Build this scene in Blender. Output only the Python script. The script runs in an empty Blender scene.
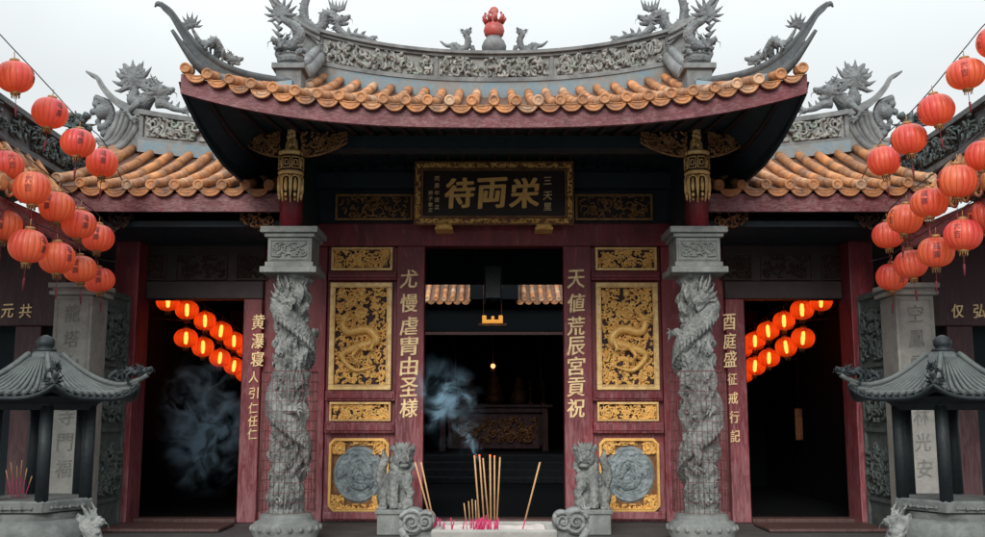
import bpy, math, random
from mathutils import Vector, Matrix, noise, Quaternion
from math import sin, cos, pi, radians, sqrt

# ------------------------------------------------------------------ camera, sky, sun
S = bpy.context.scene
COL = S.collection
CAMY, CAMZ, PITCH, F = -11.4, 1.2, radians(8.2), 1000.0
cam_d = bpy.data.cameras.new('camera')
cam_d.sensor_width = 36.0
cam_d.lens = 36.0 * F / 985.0
cam_d.shift_x = -1.5 / 985.0
cam_d.clip_start, cam_d.clip_end = 0.05, 2000
cam = bpy.data.objects.new('camera', cam_d)
COL.objects.link(cam)
cam.location = (0, CAMY, CAMZ)
cam.rotation_euler = (pi / 2 + PITCH, 0, 0)
S.camera = cam

SUN_EL, SUN_ROT = radians(27), radians(196)
world = bpy.data.worlds.new('World')
S.world = world
world.use_nodes = True
nt = world.node_tree
for n in list(nt.nodes): nt.nodes.remove(n)
sky = nt.nodes.new('ShaderNodeTexSky')
sky.sky_type = 'NISHITA'
sky.sun_disc = False
sky.sun_elevation = SUN_EL
sky.sun_rotation = SUN_ROT
sky.dust_density = 4.0
hs = nt.nodes.new('ShaderNodeHueSaturation'); hs.inputs['Saturation'].default_value = 0.25
mx = nt.nodes.new('ShaderNodeMix'); mx.data_type = 'RGBA'
mx.inputs[0].default_value = 0.82
mx.inputs[7].default_value = (7.5, 7.95, 8.0, 1)
bg = nt.nodes.new('ShaderNodeBackground'); bg.inputs['Strength'].default_value = 0.1
wo = nt.nodes.new('ShaderNodeOutputWorld')
nt.links.new(sky.outputs[0], hs.inputs['Color'])
nt.links.new(hs.outputs[0], mx.inputs[6])
# overcast sky: brighter towards the zenith, faint cloud tone
wtc = nt.nodes.new('ShaderNodeTexCoord'); wsx = nt.nodes.new('ShaderNodeSeparateXYZ'); nt.links.new(wtc.outputs['Generated'], wsx.inputs[0])
wr = nt.nodes.new('ShaderNodeMapRange'); wr.inputs['From Min'].default_value = .30; wr.inputs['From Max'].default_value = .95
wr.inputs['To Min'].default_value = 1.0; wr.inputs['To Max'].default_value = 2.6; nt.links.new(wsx.outputs[2], wr.inputs['Value'])
wn = nt.nodes.new('ShaderNodeTexNoise'); wn.inputs['Scale'].default_value = 2.2; wn.inputs['Detail'].default_value = 5; nt.links.new(wtc.outputs['Generated'], wn.inputs['Vector'])
wm = nt.nodes.new('ShaderNodeMapRange'); wm.inputs['From Min'].default_value = .3; wm.inputs['From Max'].default_value = .7
wm.inputs['To Min'].default_value = .90; wm.inputs['To Max'].default_value = 1.06; nt.links.new(wn.outputs[0], wm.inputs['Value'])
wx = nt.nodes.new('ShaderNodeMath'); wx.operation = 'MULTIPLY'; nt.links.new(wr.outputs[0], wx.inputs[0]); nt.links.new(wm.outputs[0], wx.inputs[1])
wv = nt.nodes.new('ShaderNodeVectorMath'); wv.operation = 'SCALE'; nt.links.new(mx.outputs[2], wv.inputs[0]); nt.links.new(wx.outputs[0], wv.inputs['Scale'])
nt.links.new(wv.outputs[0], bg.inputs['Color'])
nt.links.new(bg.outputs[0], wo.inputs['Surface'])
sun_d = bpy.data.lights.new('sun', 'SUN')
sun_d.energy = 1.5; sun_d.angle = radians(25); sun_d.color = (1.0, 0.95, 0.88)
sun = bpy.data.objects.new('sun', sun_d); COL.objects.link(sun)
# light comes from behind-left of the camera, high up
_d = Vector((0.16, 0.88, -0.46)).normalized()
sun.rotation_euler = _d.to_track_quat('-Z', 'Y').to_euler()
sun.location = (-3, -14, 14)
S.view_settings.view_transform = 'Standard'
S.view_settings.look = 'None'
S.view_settings.exposure = 0.27
S.view_settings.gamma = 1.0
S.view_settings.use_curve_mapping = False
S.cycles.max_bounces = 6
S.cycles.volume_bounces = 1
S.cycles.transparent_max_bounces = 8
S.cycles.use_denoising = True

def at(px, py, Y):
    x = (px - 494) / F; y = (268.5 - py) / F
    dy = cos(PITCH) - y * sin(PITCH); dz = sin(PITCH) + y * cos(PITCH)
    t = (Y - CAMY) / dy
    return Vector((x * t, Y, CAMZ + dz * t))
def AX(px, py, Y): return abs(at(px, py, Y).x)
def AZ(py, Y): return at(494, py, Y).z
def A(px, py, Y):
    v = at(px, py, Y); return Vector((abs(v.x), v.y, v.z))

# ------------------------------------------------------------------ mesh builder
class MB:
    def __init__(s):
        s.v = []; s.f = []; s.t = []; s.sm = []; s.tint = 0.5; s.smooth = False
    def add(s, vs, fs, smooth=None):
        o = len(s.v); s.v += [Vector(v) for v in vs]
        for f in fs:
            s.f.append([i + o for i in f]); s.t.append(s.tint)
            s.sm.append(s.smooth if smooth is None else smooth)
        return s
    def box(s, x0, x1, y0, y1, z0, z1, bev=0.0):
        if x0 > x1: x0, x1 = x1, x0
        if y0 > y1: y0, y1 = y1, y0
        if z0 > z1: z0, z1 = z1, z0
        vs = [(x, y, z) for x in (x0, x1) for y in (y0, y1) for z in (z0, z1)]
        fs = [(0,1,3,2),(4,6,7,5),(0,4,5,1),(2,3,7,6),(0,2,6,4),(1,5,7,3)]
        return s.add(vs, fs, False)
    def tube(s, pts, rad, n=8, ell=None, cap=True, smooth=True, upv=None):
        pts = [Vector(p) for p in pts]
        m = len(pts)
        if not hasattr(rad, '__len__'): rad = [rad] * m
        vs = []; fs = []
        T = []
        for i in range(m):
            a = pts[max(0, i - 1)]; b = pts[min(m - 1, i + 1)]
            d = b - a
            T.append(d.normalized() if d.length > 1e-9 else Vector((0, 0, 1)))
        u = Vector(upv) if upv else (Vector((0, 1, 0)) if abs(T[0].y) < .9 else Vector((1, 0, 0)))
        for i in range(m):
            t = T[i]
            u = (u - t * u.dot(t))
            if u.length < 1e-6: u = t.orthogonal()
            u.normalize(); w = t.cross(u)
            e = ell or (1, 1)
            for k in range(n):
                a = 2 * pi * k / n
                vs.append(pts[i] + (u * cos(a) * e[0] + w * sin(a) * e[1]) * rad[i])
        for i in range(m - 1):
            for k in range(n):
                k2 = (k + 1) % n
                fs.append((i*n+k, i*n+k2, (i+1)*n+k2, (i+1)*n+k))
        if cap:
            fs.append(tuple(range(n))[::-1]); fs.append(tuple((m-1)*n + k for k in range(n)))
        return s.add(vs, fs, smooth)
    def blob(s, c, r, n=10, m=7, q=None, smooth=True):
        c = Vector(c)
        if not hasattr(r, '__len__'): r = (r, r, r)
        vs = []; fs = []
        def tr(v):
            v = Vector((v[0]*r[0], v[1]*r[1], v[2]*r[2]))
            if q: v = q @ v
            return c + v
        vs.append(tr((0, 0, -1)))
        for j in range(1, m):
            ph = -pi/2 + pi*j/m
            for k in range(n):
                a = 2*pi*k/n
                vs.append(tr((cos(ph)*cos(a), cos(ph)*sin(a), sin(ph))))
        vs.append(tr((0, 0, 1)))
        for k in range(n): fs.append((0, 1+(k+1) % n, 1+k))
        for j in range(m-2):
            for k in range(n):
                a = 1+j*n+k; b = 1+j*n+(k+1) % n
                fs.append((a, b, b+n, a+n))
        L = len(vs)-1
        for k in range(n): fs.append((L, L-n+k, L-n+(k+1) % n))
        return s.add(vs, fs, smooth)
    def lathe(s, prof, c=(0,0,0), n=24, sq=False, smooth=True, rot=0.0, axis='z'):
        vs = []; fs = []
        m = len(prof)
        for r, z in prof:
            for k in range(n):
                a = rot + 2*pi*k/n
                if axis == 'z': vs.append((c[0]+r*cos(a), c[1]+r*sin(a), c[2]+z))
                else: vs.append((c[0]+r*cos(a), c[1]+z, c[2]-r*sin(a)))
        for i in range(m-1):
            for k in range(n):
                k2 = (k+1) % n
                fs.append((i*n+k, i*n+k2, (i+1)*n+k2, (i+1)*n+k))
        fs.append(tuple(range(n))[::-1]); fs.append(tuple((m-1)*n+k for k in range(n)))
        return s.add(vs, fs, smooth)
    def grid(s, fn, nu, nv, smooth=True):
        vs = [fn(i/nu, j/nv) for i in range(nu+1) for j in range(nv+1)]
        fs = [(i*(nv+1)+j, (i+1)*(nv+1)+j, (i+1)*(nv+1)+j+1, i*(nv+1)+j+1) for i in range(nu) for j in range(nv)]
        return s.add(vs, fs, smooth)
    def prism(s, poly, y0, y1, smooth=False):     # polygon in xz, extruded in y
        n = len(poly)
        vs = [(x, y0, z) for x, z in poly] + [(x, y1, z) for x, z in poly]
        fs = [tuple(range(n)), tuple(range(2*n-1, n-1, -1))]
        fs += [(i, i+n, (i+1) % n + n, (i+1) % n) for i in range(n)]
        return s.add(vs, fs, smooth)
    def strip(s, lo, hi, y0, y1):                 # band between two 3d poly-lines lo/hi (x,z), thick in y
        n = len(lo)
        vs = []
        for (a, b) in zip(lo, hi):
            ya = a[1] if len(a) == 3 else 0
            vs += [(a[0], ya+y0, a[-1]), (b[0], ya+y0, b[-1]), (b[0], ya+y1, b[-1]), (a[0], ya+y1, a[-1])]
        fs = []
        for i in range(n-1):
            for k in range(4):
                k2 = (k+1) % 4
                fs.append((i*4+k, i*4+k2, i*4+4+k2, i*4+4+k))
        fs.append((3, 2, 1, 0)); o = (n-1)*4; fs.append((o, o+1, o+2, o+3))
        return s.add(vs, fs, False)
    def join(s, o, M=None):
        b = len(s.v)
        s.v += [(M @ v) if M else v.copy() for v in o.v]
        s.f += [[i+b for i in f] for f in o.f]; s.t += o.t; s.sm += o.sm
        return s
    def flip(s, do=True):
        if do:
            for v in s.v: v.x = -v.x
            s.f = [f[::-1] for f in s.f]
        return s
    def warp(s, fn, start=0):
        for i in range(start, len(s.v)): s.v[i] = Vector(fn(s.v[i]))
        return s

def link(o): COL.objects.link(o)
def tag(o, label=None, cat=None, group=None, kind=None):
    if label: o['label'] = label
    if cat: o['category'] = cat
    if group: o['group'] = group
    if kind: o['kind'] = kind
    return o
def wloc(o):
    v = Vector((0, 0, 0))
    while o: v += o.location; o = o.parent
    return v
def empty(name, loc, label=None, cat=None, group=None):
    o = bpy.data.objects.new(name, None); link(o); o.location = loc; o.empty_display_size = .1
    return tag(o, label, cat, group)
def build(mb, name, m, parent=None, origin=None, recalc=True, label=None):
    base = wloc(parent) if parent else Vector((0, 0, 0))
    org = Vector(origin) if origin is not None else base
    me = bpy.data.meshes.new(name)
    me.from_pydata([tuple(v - org) for v in mb.v], [], mb.f)
    at_ = me.attributes.new('tint', 'FLOAT', 'FACE')
    at_.data.foreach_set('value', mb.t)
    me.polygons.foreach_set('use_smooth', mb.sm)
    if recalc:
        import bmesh
        bm = bmesh.new(); bm.from_mesh(me); bmesh.ops.recalc_face_normals(bm, faces=bm.faces); bm.to_mesh(me); bm.free()
    me.update()
    if m: me.materials.append(m)
    o = bpy.data.objects.new(name, me); link(o)
    if parent: o.parent = parent
    o.location = org - base
    if label: o['label'] = label
    return o
def build_split(mb, name, m, parent=None, **kw):
    """one object for each far-apart piece of the builder; returns them all"""
    import numpy as np
    n = len(mb.v); par = list(range(n))
    def find(a):
        while par[a] != a: par[a] = par[par[a]]; a = par[a]
        return a
    for f_ in mb.f:
        r0 = find(f_[0])
        for i in f_[1:]:
            r1 = find(i)
            if r1 != r0: par[r1] = r0
    roots = [find(i) for i in range(n)]
    ids = {r: k for k, r in enumerate(sorted(set(roots)))}
    isl = np.array([ids[r] for r in roots]); k = len(ids)
    P = np.array([tuple(v) for v in mb.v])
    lo = np.full((k, 3), np.inf); hi = np.full((k, 3), -np.inf)
    np.minimum.at(lo, isl, P); np.maximum.at(hi, isl, P)
    sz = (hi-lo).max(axis=1)
    gap = np.maximum(0, np.maximum(lo[:, None]-hi[None], lo[None]-hi[:, None]))
    near = np.sqrt((gap**2).sum(axis=2)) <= np.maximum(.02, .5*np.maximum(sz[:, None], sz[None]))
    comp = list(range(k))
    def cf(a):
        while comp[a] != a: comp[a] = comp[comp[a]]; a = comp[a]
        return a
    for a, b in zip(*np.nonzero(np.triu(near, 1))):
        ra, rb_ = cf(int(a)), cf(int(b))
        if ra != rb_: comp[rb_] = ra
    groups = {}
    for i in range(k): groups.setdefault(cf(i), set()).add(i)
    res = []
    for g_ in groups.values():
        sub = MB(); idx = {}
        for f_, t_, sm_ in zip(mb.f, mb.t, mb.sm):
            if int(isl[f_[0]]) in g_:
                for i in f_:
                    if i not in idx: idx[i] = len(sub.v); sub.v.append(mb.v[i])
                sub.f.append([idx[i] for i in f_]); sub.t.append(t_); sub.sm.append(sm_)
        res.append(build(sub, name, m, parent, **kw))
    return res
def bevel(o, w=0.006, seg=2):
    if isinstance(o, list):
        for q in o: bevel(q, w, seg)
        return o
    b = o.modifiers.new('bevel', 'BEVEL'); b.width = w; b.segments = seg; b.limit_method = 'ANGLE'; b.angle_limit = radians(40)
    return o
def remesh(o, vox, smooth=True):
    r = o.modifiers.new('remesh', 'REMESH'); r.mode = 'VOXEL'; r.voxel_size = vox; r.use_smooth_shade = smooth
    return o

# ------------------------------------------------------------------ materials
def mat(name, c1, c2=None, scale=6, rough=.7, metal=0, bump=.3, bscale=30, c3=None, tintmix=0, stretch=(1,1,1),
        dirt=None, dirt_scale=2.0, dirt_amt=.5, wear_and_light=None, coat=0, wearst=(9, 9, 1.3), dist=1.0, bdist=.01, dlo=.45, rockbump=False, spec=.5):
    m = bpy.data.materials.new(name); m.use_nodes = True
    t = m.node_tree; N = t.nodes; L = t.links
    p = N['Principled BSDF']
    p.inputs['Roughness'].default_value = rough; p.inputs['Metallic'].default_value = metal
    p.inputs['Specular IOR Level'].default_value = spec
    if coat: p.inputs['Coat Weight'].default_value = coat
    tc = N.new('ShaderNodeTexCoord'); mp = N.new('ShaderNodeMapping')
    mp.inputs['Scale'].default_value = stretch
    L.new(tc.outputs['Object'], mp.inputs[0])
    def nz(sc, det=6, r=.6, d=0.0, src=None):
        n = N.new('ShaderNodeTexNoise'); n.inputs['Scale'].default_value = sc; n.inputs['Detail'].default_value = det
        n.inputs['Roughness'].default_value = r; n.inputs['Distortion'].default_value = d
        L.new(src or mp.outputs[0], n.inputs['Vector']); return n
    def ramp(src, a, b):
        r = N.new('ShaderNodeMapRange'); r.inputs['From Min'].default_value = a; r.inputs['From Max'].default_value = b
        L.new(src, r.inputs['Value']); return r.outputs[0]
    def mix(f, a, b, bt='MIX'):
        x = N.new('ShaderNodeMix'); x.data_type = 'RGBA'; x.blend_type = bt
        if hasattr(f, 'is_linked') or not isinstance(f, (int, float)): L.new(f, x.inputs[0])
        else: x.inputs[0].default_value = f
        for i, q in ((6, a), (7, b)):
            if isinstance(q, tuple): x.inputs[i].default_value = (*q[:3], 1)
            else: L.new(q, x.inputs[i])
        return x.outputs[2]
    c2 = c2 or tuple(v*.7 for v in c1)
    n1 = nz(scale, 8, .65, dist)
    col = mix(ramp(n1.outputs[0], .35, .65), c1, c2)
    if tintmix:
        a = N.new('ShaderNodeAttribute'); a.attribute_name = 'tint'
        c3 = c3 or tuple(v*.5 for v in c1)
        col = mix(ramp(a.outputs['Fac'], 1-tintmix, 1.0), col, c3)
        br = N.new('ShaderNodeMapRange'); br.inputs['To Min'].default_value = .72; br.inputs['To Max'].default_value = 1.25
        L.new(a.outputs['Fac'], br.inputs['Value'])
        h = N.new('ShaderNodeHueSaturation'); L.new(br.outputs[0], h.inputs['Value']); L.new(col, h.inputs['Color']); col = h.outputs[0]
    if wear_and_light:     # pale worn streaks (a mask of its own), denser low down to paint in light below the eaves
        wc, wamt, z0, z1 = wear_and_light
        mp2 = N.new('ShaderNodeMapping'); mp2.inputs['Scale'].default_value = wearst; L.new(tc.outputs['Object'], mp2.inputs[0])
        w = nz(2.2, 10, .7, 1.5, mp2.outputs[0]); w2 = nz(14, 8, .75, 0)
        sx = N.new('ShaderNodeSeparateXYZ'); L.new(tc.outputs['Object'], sx.inputs[0])
        hz = ramp(sx.outputs[2], z1, z0)
        ad = N.new('ShaderNodeMath'); ad.operation = 'MULTIPLY_ADD'; L.new(hz, ad.inputs[0]); ad.inputs[1].default_value = .22; L.new(w.outputs[0], ad.inputs[2])
        ad2 = N.new('ShaderNodeMath'); ad2.operation = 'MULTIPLY_ADD'; L.new(w2.outputs[0], ad2.inputs[0]); ad2.inputs[1].default_value = .35; L.new(ad.outputs[0], ad2.inputs[2])
        k = ramp(ad2.outputs[0], .72, .98)
        km = N.new('ShaderNodeMath'); km.operation = 'MULTIPLY'; L.new(k, km.inputs[0]); km.inputs[1].default_value = wamt
        col = mix(km.outputs[0], col, wc)
    if dirt:
        d = nz(dirt_scale, 10, .7, .5)
        dm = N.new('ShaderNodeMath'); dm.operation = 'MULTIPLY'; L.new(ramp(d.outputs[0], dlo, dlo+.25), dm.inputs[0]); dm.inputs[1].default_value = dirt_amt
        col = mix(dm.outputs[0], col, dirt)
    L.new(col, p.inputs['Base Color'])
    rr = N.new('ShaderNodeMapRange'); rr.inputs['To Min'].default_value = max(0, rough-.12); rr.inputs['To Max'].default_value = min(1, rough+.12)
    L.new(n1.outputs[0], rr.inputs['Value']); L.new(rr.outputs[0], p.inputs['Roughness'])
    if bump:
        b = N.new('ShaderNodeBump'); b.inputs['Strength'].default_value = bump; b.inputs['Distance'].default_value = bdist
        nb = nz(bscale, 6, .65)
        h = nb.outputs[0]
        if rockbump:
            vo = N.new('ShaderNodeTexVoronoi'); vo.inputs['Scale'].default_value = bscale*1.2; L.new(mp.outputs[0], vo.inputs['Vector'])
            mm = N.new('ShaderNodeMath'); mm.operation = 'MULTIPLY_ADD'; L.new(vo.outputs[0], mm.inputs[0]); mm.inputs[1].default_value = -.9; L.new(h, mm.inputs[2]); h = mm.outputs[0]
        L.new(h, b.inputs['Height']); L.new(b.outputs[0], p.inputs['Normal'])
    return m

M = {}
M['maroon'] = mat('maroon_paint', (.24,.020,.030), (.12,.012,.020), 5, .48, bump=.25, bscale=22, stretch=(1,1,.25), wear_and_light=((.46,.22,.24), .66, 0.0, 2.1))
M['maroon_dark'] = mat('dark_maroon_paint', (.06,.012,.016), (.035,.009,.012), 5, .5, bump=.2, bscale=22, stretch=(1,1,.25), wear_and_light=((.2,.11,.12), .4, 0, 2.5))
M['fascia'] = mat('fascia_paint', (.15,.014,.026), (.09,.010,.018), 4, .55, bump=.3, bscale=25, wearst=(5, 5, 16), wear_and_light=((.50,.33,.33), .42, 2.4, 4.4), stretch=(1,1,1))
M['beam'] = mat('shade_teal_timber', (.016,.034,.044), (.010,.021,.030), 5, .6, bump=.2, bscale=20)  # teal of the eave shadows put into the timber colour
M['beam2'] = mat('dark_brown_timber', (.030,.014,.014), (.018,.010,.012), 5, .55, bump=.2, bscale=20)
M['black'] = mat('shade_black_timber', (.010,.021,.028), (.013,.023,.029), 3, .8, bump=.1)  # shadow tint put into the colour of the dim inner surfaces
M['gold'] = mat('aged_gold_leaf', (1.0,.66,.22), (.92,.50,.13), 16, .36, metal=.05, bump=.25, bscale=60, dirt=(.25,.08,.03), dirt_scale=9, dirt_amt=.35)
M['goldpale'] = mat('pale_gilding', (1.0,.74,.34), (.92,.58,.20), 14, .38, metal=.05, bump=.15, bscale=50, dirt=(.3,.10,.05), dirt_scale=12, dirt_amt=.55)
M['golddim'] = mat('dim_gilding', (.34,.16,.06), (.12,.05,.025), 12, .5, metal=.3, bump=.2, bscale=60)  # dimmer, browner gilt tone
M['golddimmer'] = mat('dark_gilding', (.06,.03,.02), (.03,.018,.015), 12, .6, metal=.2, bump=.2, bscale=60)  # darkest of the gilt tones
M['char'] = mat('gilt_lettering', (1.0,.66,.24), (.92,.50,.15), 18, .42, metal=.25, bump=.1, bscale=60)
M['charworn'] = mat('worn_gilt_lettering', (1.0,.80,.45), (.92,.66,.33), 18, .5, metal=.2, bump=.15, bscale=60, dirt=(.42,.16,.13), dirt_scale=18, dirt_amt=.5)
M['goldmid'] = mat('dull_gilding', (.50,.27,.10), (.26,.12,.045), 14, .45, metal=.2, bump=.25, bscale=60, dirt=(.08,.03,.02), dirt_scale=9, dirt_amt=.6)
M['stonedark'] = mat('sooty_stone', (.19,.20,.195), (.11,.12,.118), 8, .82, bump=.6, bscale=34, dirt=(.04,.045,.045), dirt_scale=5, dirt_amt=.7)
M['interior_shade'] = mat('near_black_shade', (.0025,.005,.007), (.004,.006,.008), 3, .9, bump=.1, spec=.15)  # near-black colour stands in for the unlit interior
M['backing'] = mat('panel_backing', (.07,.025,.018), (.02,.012,.022), 10, .7, bump=.1)
M['stone'] = mat('grey_granite', (.30,.315,.30), (.19,.205,.20), 7, .82, bump=.5, bscale=45, dirt=(.10,.11,.11), dirt_scale=4, dirt_amt=.7)
M['stonecarve'] = mat('carved_granite', (.36,.375,.36), (.21,.225,.22), 9, .8, bump=.9, bscale=26, rockbump=True, dirt=(.07,.075,.08), dirt_scale=5, dirt_amt=.8, bdist=.02)
M['stonelight'] = mat('pale_inscribed_stone', (.36,.35,.32), (.26,.255,.24), 6, .85, bump=.4, bscale=40, dirt=(.20,.19,.18), dirt_scale=3, dirt_amt=.6)
M['stonegreen'] = mat('green_grey_stone', (.13,.16,.15), (.07,.09,.09), 8, .8, bump=.6, bscale=30)
M['carvedark'] = mat('cut_stroke_shade', (.13,.13,.125), (.24,.235,.22), 20, .85, bump=.1)  # dark colour stands in for shade in the cut strokes
M['panelblue'] = mat('blue_grey_stone_relief', (.38,.44,.46), (.22,.27,.29), 9, .75, bump=.7, bscale=35, rockbump=True, dirt=(.07,.08,.09), dirt_scale=8, dirt_amt=.7)
M['ridge'] = mat('grey_plaster_ridge', (.24,.25,.25), (.14,.15,.155), 5, .8, bump=.5, bscale=30, dirt=(.07,.075,.08), dirt_scale=3, dirt_amt=.8)
M['ridgedark'] = mat('dark_ridge_moulding', (.10,.115,.125), (.06,.07,.08), 6, .75, bump=.4, bscale=30, dirt=(.25,.25,.24), dirt_scale=5, dirt_amt=.5)
M['ridgepale'] = mat('pale_ridge_plaster', (.36,.36,.34), (.25,.25,.24), 5, .85, bump=.4, bscale=30, dirt=(.12,.13,.13), dirt_scale=4, dirt_amt=.6)
M['ridgeblue'] = mat('blue_ridge_plaster', (.15,.23,.28), (.25,.27,.27), 6, .85, bump=.4, bscale=30, dirt=(.20,.14,.10), dirt_scale=6, dirt_amt=.7)
M['ceramic'] = mat('weathered_ceramic', (.38,.375,.35), (.20,.20,.19), 14, .6, bump=.5, bscale=40, tintmix=.22, c3=(.17,.21,.17), dirt=(.05,.055,.06), dirt_scale=9, dirt_amt=.8)
M['dragon'] = mat('grey_dragon_ceramic', (.21,.225,.23), (.11,.12,.13), 12, .6, bump=.8, bscale=38, rockbump=True, dirt=(.05,.055,.06), dirt_scale=7, dirt_amt=.75)
M['dragondark'] = mat('dark_green_dragon_ceramic', (.07,.10,.095), (.04,.05,.055), 12, .5, bump=.8, bscale=38, rockbump=True)
M['tile'] = mat('orange_clay_tile', (.64,.285,.105), (.46,.175,.06), 9, .6, bump=.4, bscale=35, tintmix=.20, c3=(.50,.34,.22), dirt=(.085,.06,.05), dirt_scale=5, dirt_amt=.85, dlo=.42)
M['tilepan'] = mat('clay_pan_tile', (.20,.10,.06), (.09,.06,.05), 8, .75, bump=.4, bscale=35, tintmix=.2, c3=(.3,.16,.09))
M['tileold'] = mat('mossy_roof_tile', (.20,.21,.18), (.12,.125,.115), 9, .75, bump=.4, bscale=35, tintmix=.25, c3=(.30,.22,.14))
M['tileburn'] = mat('grey_green_glazed_tile', (.085,.10,.096), (.045,.054,.053), 9, .6, bump=.4, bscale=40, dirt=(.05,.06,.06), dirt_scale=6, dirt_amt=.7)
M['bronze'] = mat('dark_bronze', (.018,.026,.030), (.010,.014,.018), 9, .55, bump=.4, bscale=40, metal=.3)
M['red'] = mat('red_glaze', (.50,.06,.05), (.32,.05,.05), 12, .45, bump=.2, bscale=50, dirt=(.4,.25,.2), dirt_scale=10, dirt_amt=.5)
M['paving'] = mat('granite_paving', (.11,.11,.108), (.065,.065,.065), 2, .85, bump=.4, bscale=18, dirt=(.07,.07,.07), dirt_scale=.8, dirt_amt=.6)
M['tassel'] = mat('dark_red_tassel', (.22,.03,.035), (.14,.02,.03), 30, .8, bump=0)
M['wire'] = mat('rusty_wire', (.20,.075,.075), (.12,.05,.05), 30, .6, bump=0)
M['cable'] = mat('black_cable', (.02,.02,.022), (.03,.03,.03), 30, .6, bump=0)
M['wood'] = mat('worn_threshold_wood', (.085,.035,.030), (.045,.022,.020), 4, .65, bump=.4, bscale=20, stretch=(.3,1,2), wear_and_light=((.2,.13,.12), .4, 0, .6))
M['stick'] = mat('incense_stick', (.55,.33,.16), (.45,.24,.11), 30, .8, bump=.1, bscale=90)
M['stickred'] = mat('magenta_stick_dye', (.55,.03,.12), (.42,.02,.10), 30, .8, bump=0)
M['ash'] = mat('pale_ash', (.55,.50,.47), (.42,.37,.35), 15, .95, bump=.5, bscale=80)
M['green'] = mat('faded_green_glaze', (.10,.22,.12), (.16,.22,.14), 12, .5, bump=.2)

def emis(name, c, e, base=(.02,.02,.02)):
    m = bpy.data.materials.new(name); m.use_nodes = True
    p = m.node_tree.nodes['Principled BSDF']
    p.inputs['Base Color'].default_value = (*base, 1)
    p.inputs['Emission Color'].default_value = (*c, 1); p.inputs['Emission Strength'].default_value = e
    return m
def paper(name, col, em, estr, transp, zc=0.0):
    """ribbed oiled paper; the glow is put into the paper of both kinds, strongest at one height"""
    m = bpy.data.materials.new(name); m.use_nodes = True
    t = m.node_tree; N = t.nodes; L = t.links
    for n in list(N): N.remove(n)
    def math_(op, a, b=None):
        q = N.new('ShaderNodeMath'); q.operation = op
        for i, v in ((0, a), (1, b)):
            if v is None: continue
            if isinstance(v, (int, float)): q.inputs[i].default_value = v
            else: L.new(v, q.inputs[i])
        return q.outputs[0]
    out = N.new('ShaderNodeOutputMaterial')
    d = N.new('ShaderNodeBsdfPrincipled'); d.inputs['Roughness'].default_value = .42; d.inputs['Coat Weight'].default_value = .5 if not transp else 0; d.inputs['Coat Roughness'].default_value = .38
    tc = N.new('ShaderNodeTexCoord'); nz = N.new('ShaderNodeTexNoise'); nz.inputs['Scale'].default_value = 7; nz.inputs['Detail'].default_value = 8
    oi = N.new('ShaderNodeObjectInfo')
    ad = N.new('ShaderNodeVectorMath'); ad.operation = 'ADD'; L.new(tc.outputs['Object'], ad.inputs[0]); L.new(oi.outputs['Location'], ad.inputs[1])
    L.new(ad.outputs[0], nz.inputs['Vector'])
    sx = N.new('ShaderNodeSeparateXYZ'); L.new(tc.outputs['Object'], sx.inputs[0])
    ang = math_('ARCTAN2', sx.outputs[1], sx.outputs[0])
    rib = math_('ABSOLUTE', math_('SINE', math_('MULTIPLY', ang, 9.0)))
    rb = N.new('ShaderNodeMapRange'); rb.inputs['From Max'].default_value = .35; L.new(rib, rb.inputs['Value']); rb.inputs['To Min'].default_value = .42
    pn = N.new('ShaderNodeMapRange'); pn.inputs['From Min'].default_value = -.3; pn.inputs['From Max'].default_value = .3
    L.new(math_('SINE', math_('ADD', math_('MULTIPLY', ang, 3.0), math_('MULTIPLY', oi.outputs['Random'], 9.0))), pn.inputs['Value'])
    r = N.new('ShaderNodeMix'); r.data_type = 'RGBA'; L.new(nz.outputs[0], r.inputs[0])
    r.inputs[6].default_value = (*col, 1); r.inputs[7].default_value = (col[0]*.55, col[1]*.45, col[2]*.7, 1)
    r2 = N.new('ShaderNodeMix'); r2.data_type = 'RGBA'; L.new(math_('MULTIPLY', pn.outputs[0], .35), r2.inputs[0]); L.new(r.outputs[2], r2.inputs[6]); r2.inputs[7].default_value = (col[0], col[1]*2.2, col[2]*1.3, 1)
    h = N.new('ShaderNodeHueSaturation'); L.new(r2.outputs[2], h.inputs['Color']); L.new(rb.outputs[0], h.inputs['Value'])
    mr = N.new('ShaderNodeMapRange'); mr.inputs['To Min'].default_value = .490; mr.inputs['To Max'].default_value = .514
    L.new(oi.outputs['Random'], mr.inputs['Value']); L.new(mr.outputs[0], h.inputs['Hue'])
    L.new(h.outputs[0], d.inputs['Base Color'])
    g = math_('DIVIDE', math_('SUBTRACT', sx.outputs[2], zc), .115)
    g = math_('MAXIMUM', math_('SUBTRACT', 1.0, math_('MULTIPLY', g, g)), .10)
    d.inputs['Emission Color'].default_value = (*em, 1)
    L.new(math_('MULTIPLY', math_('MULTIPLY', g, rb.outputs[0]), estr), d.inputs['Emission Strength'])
    tr = N.new('ShaderNodeBsdfTranslucent'); tr.inputs['Color'].default_value = (col[0], col[1]*2.2, col[2], 1)
    a = N.new('ShaderNodeMixShader'); a.inputs[0].default_value = .38
    L.new(d.outputs[0], a.inputs[1]); L.new(tr.outputs[0], a.inputs[2])
    last = a
    if transp:
        tp = N.new('ShaderNodeBsdfTransparent'); tp.inputs['Color'].default_value = (1, .5, .28, 1)
        b = N.new('ShaderNodeMixShader'); b.inputs[0].default_value = transp
        L.new(a.outputs[0], b.inputs[1]); L.new(tp.outputs[0], b.inputs[2]); last = b
    L.new(last.outputs[0], out.inputs['Surface'])
    return m
M['paper'] = paper('red_lantern_paper', (.90,.125,.085), (1,.16,.05), .20, 0, -.035)  # no bulb inside, the orange glow low down is put into the paper
M['paperlit'] = paper('lit_lantern_paper', (.75,.06,.02), (1,.085,.010), .70, .36)
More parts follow.
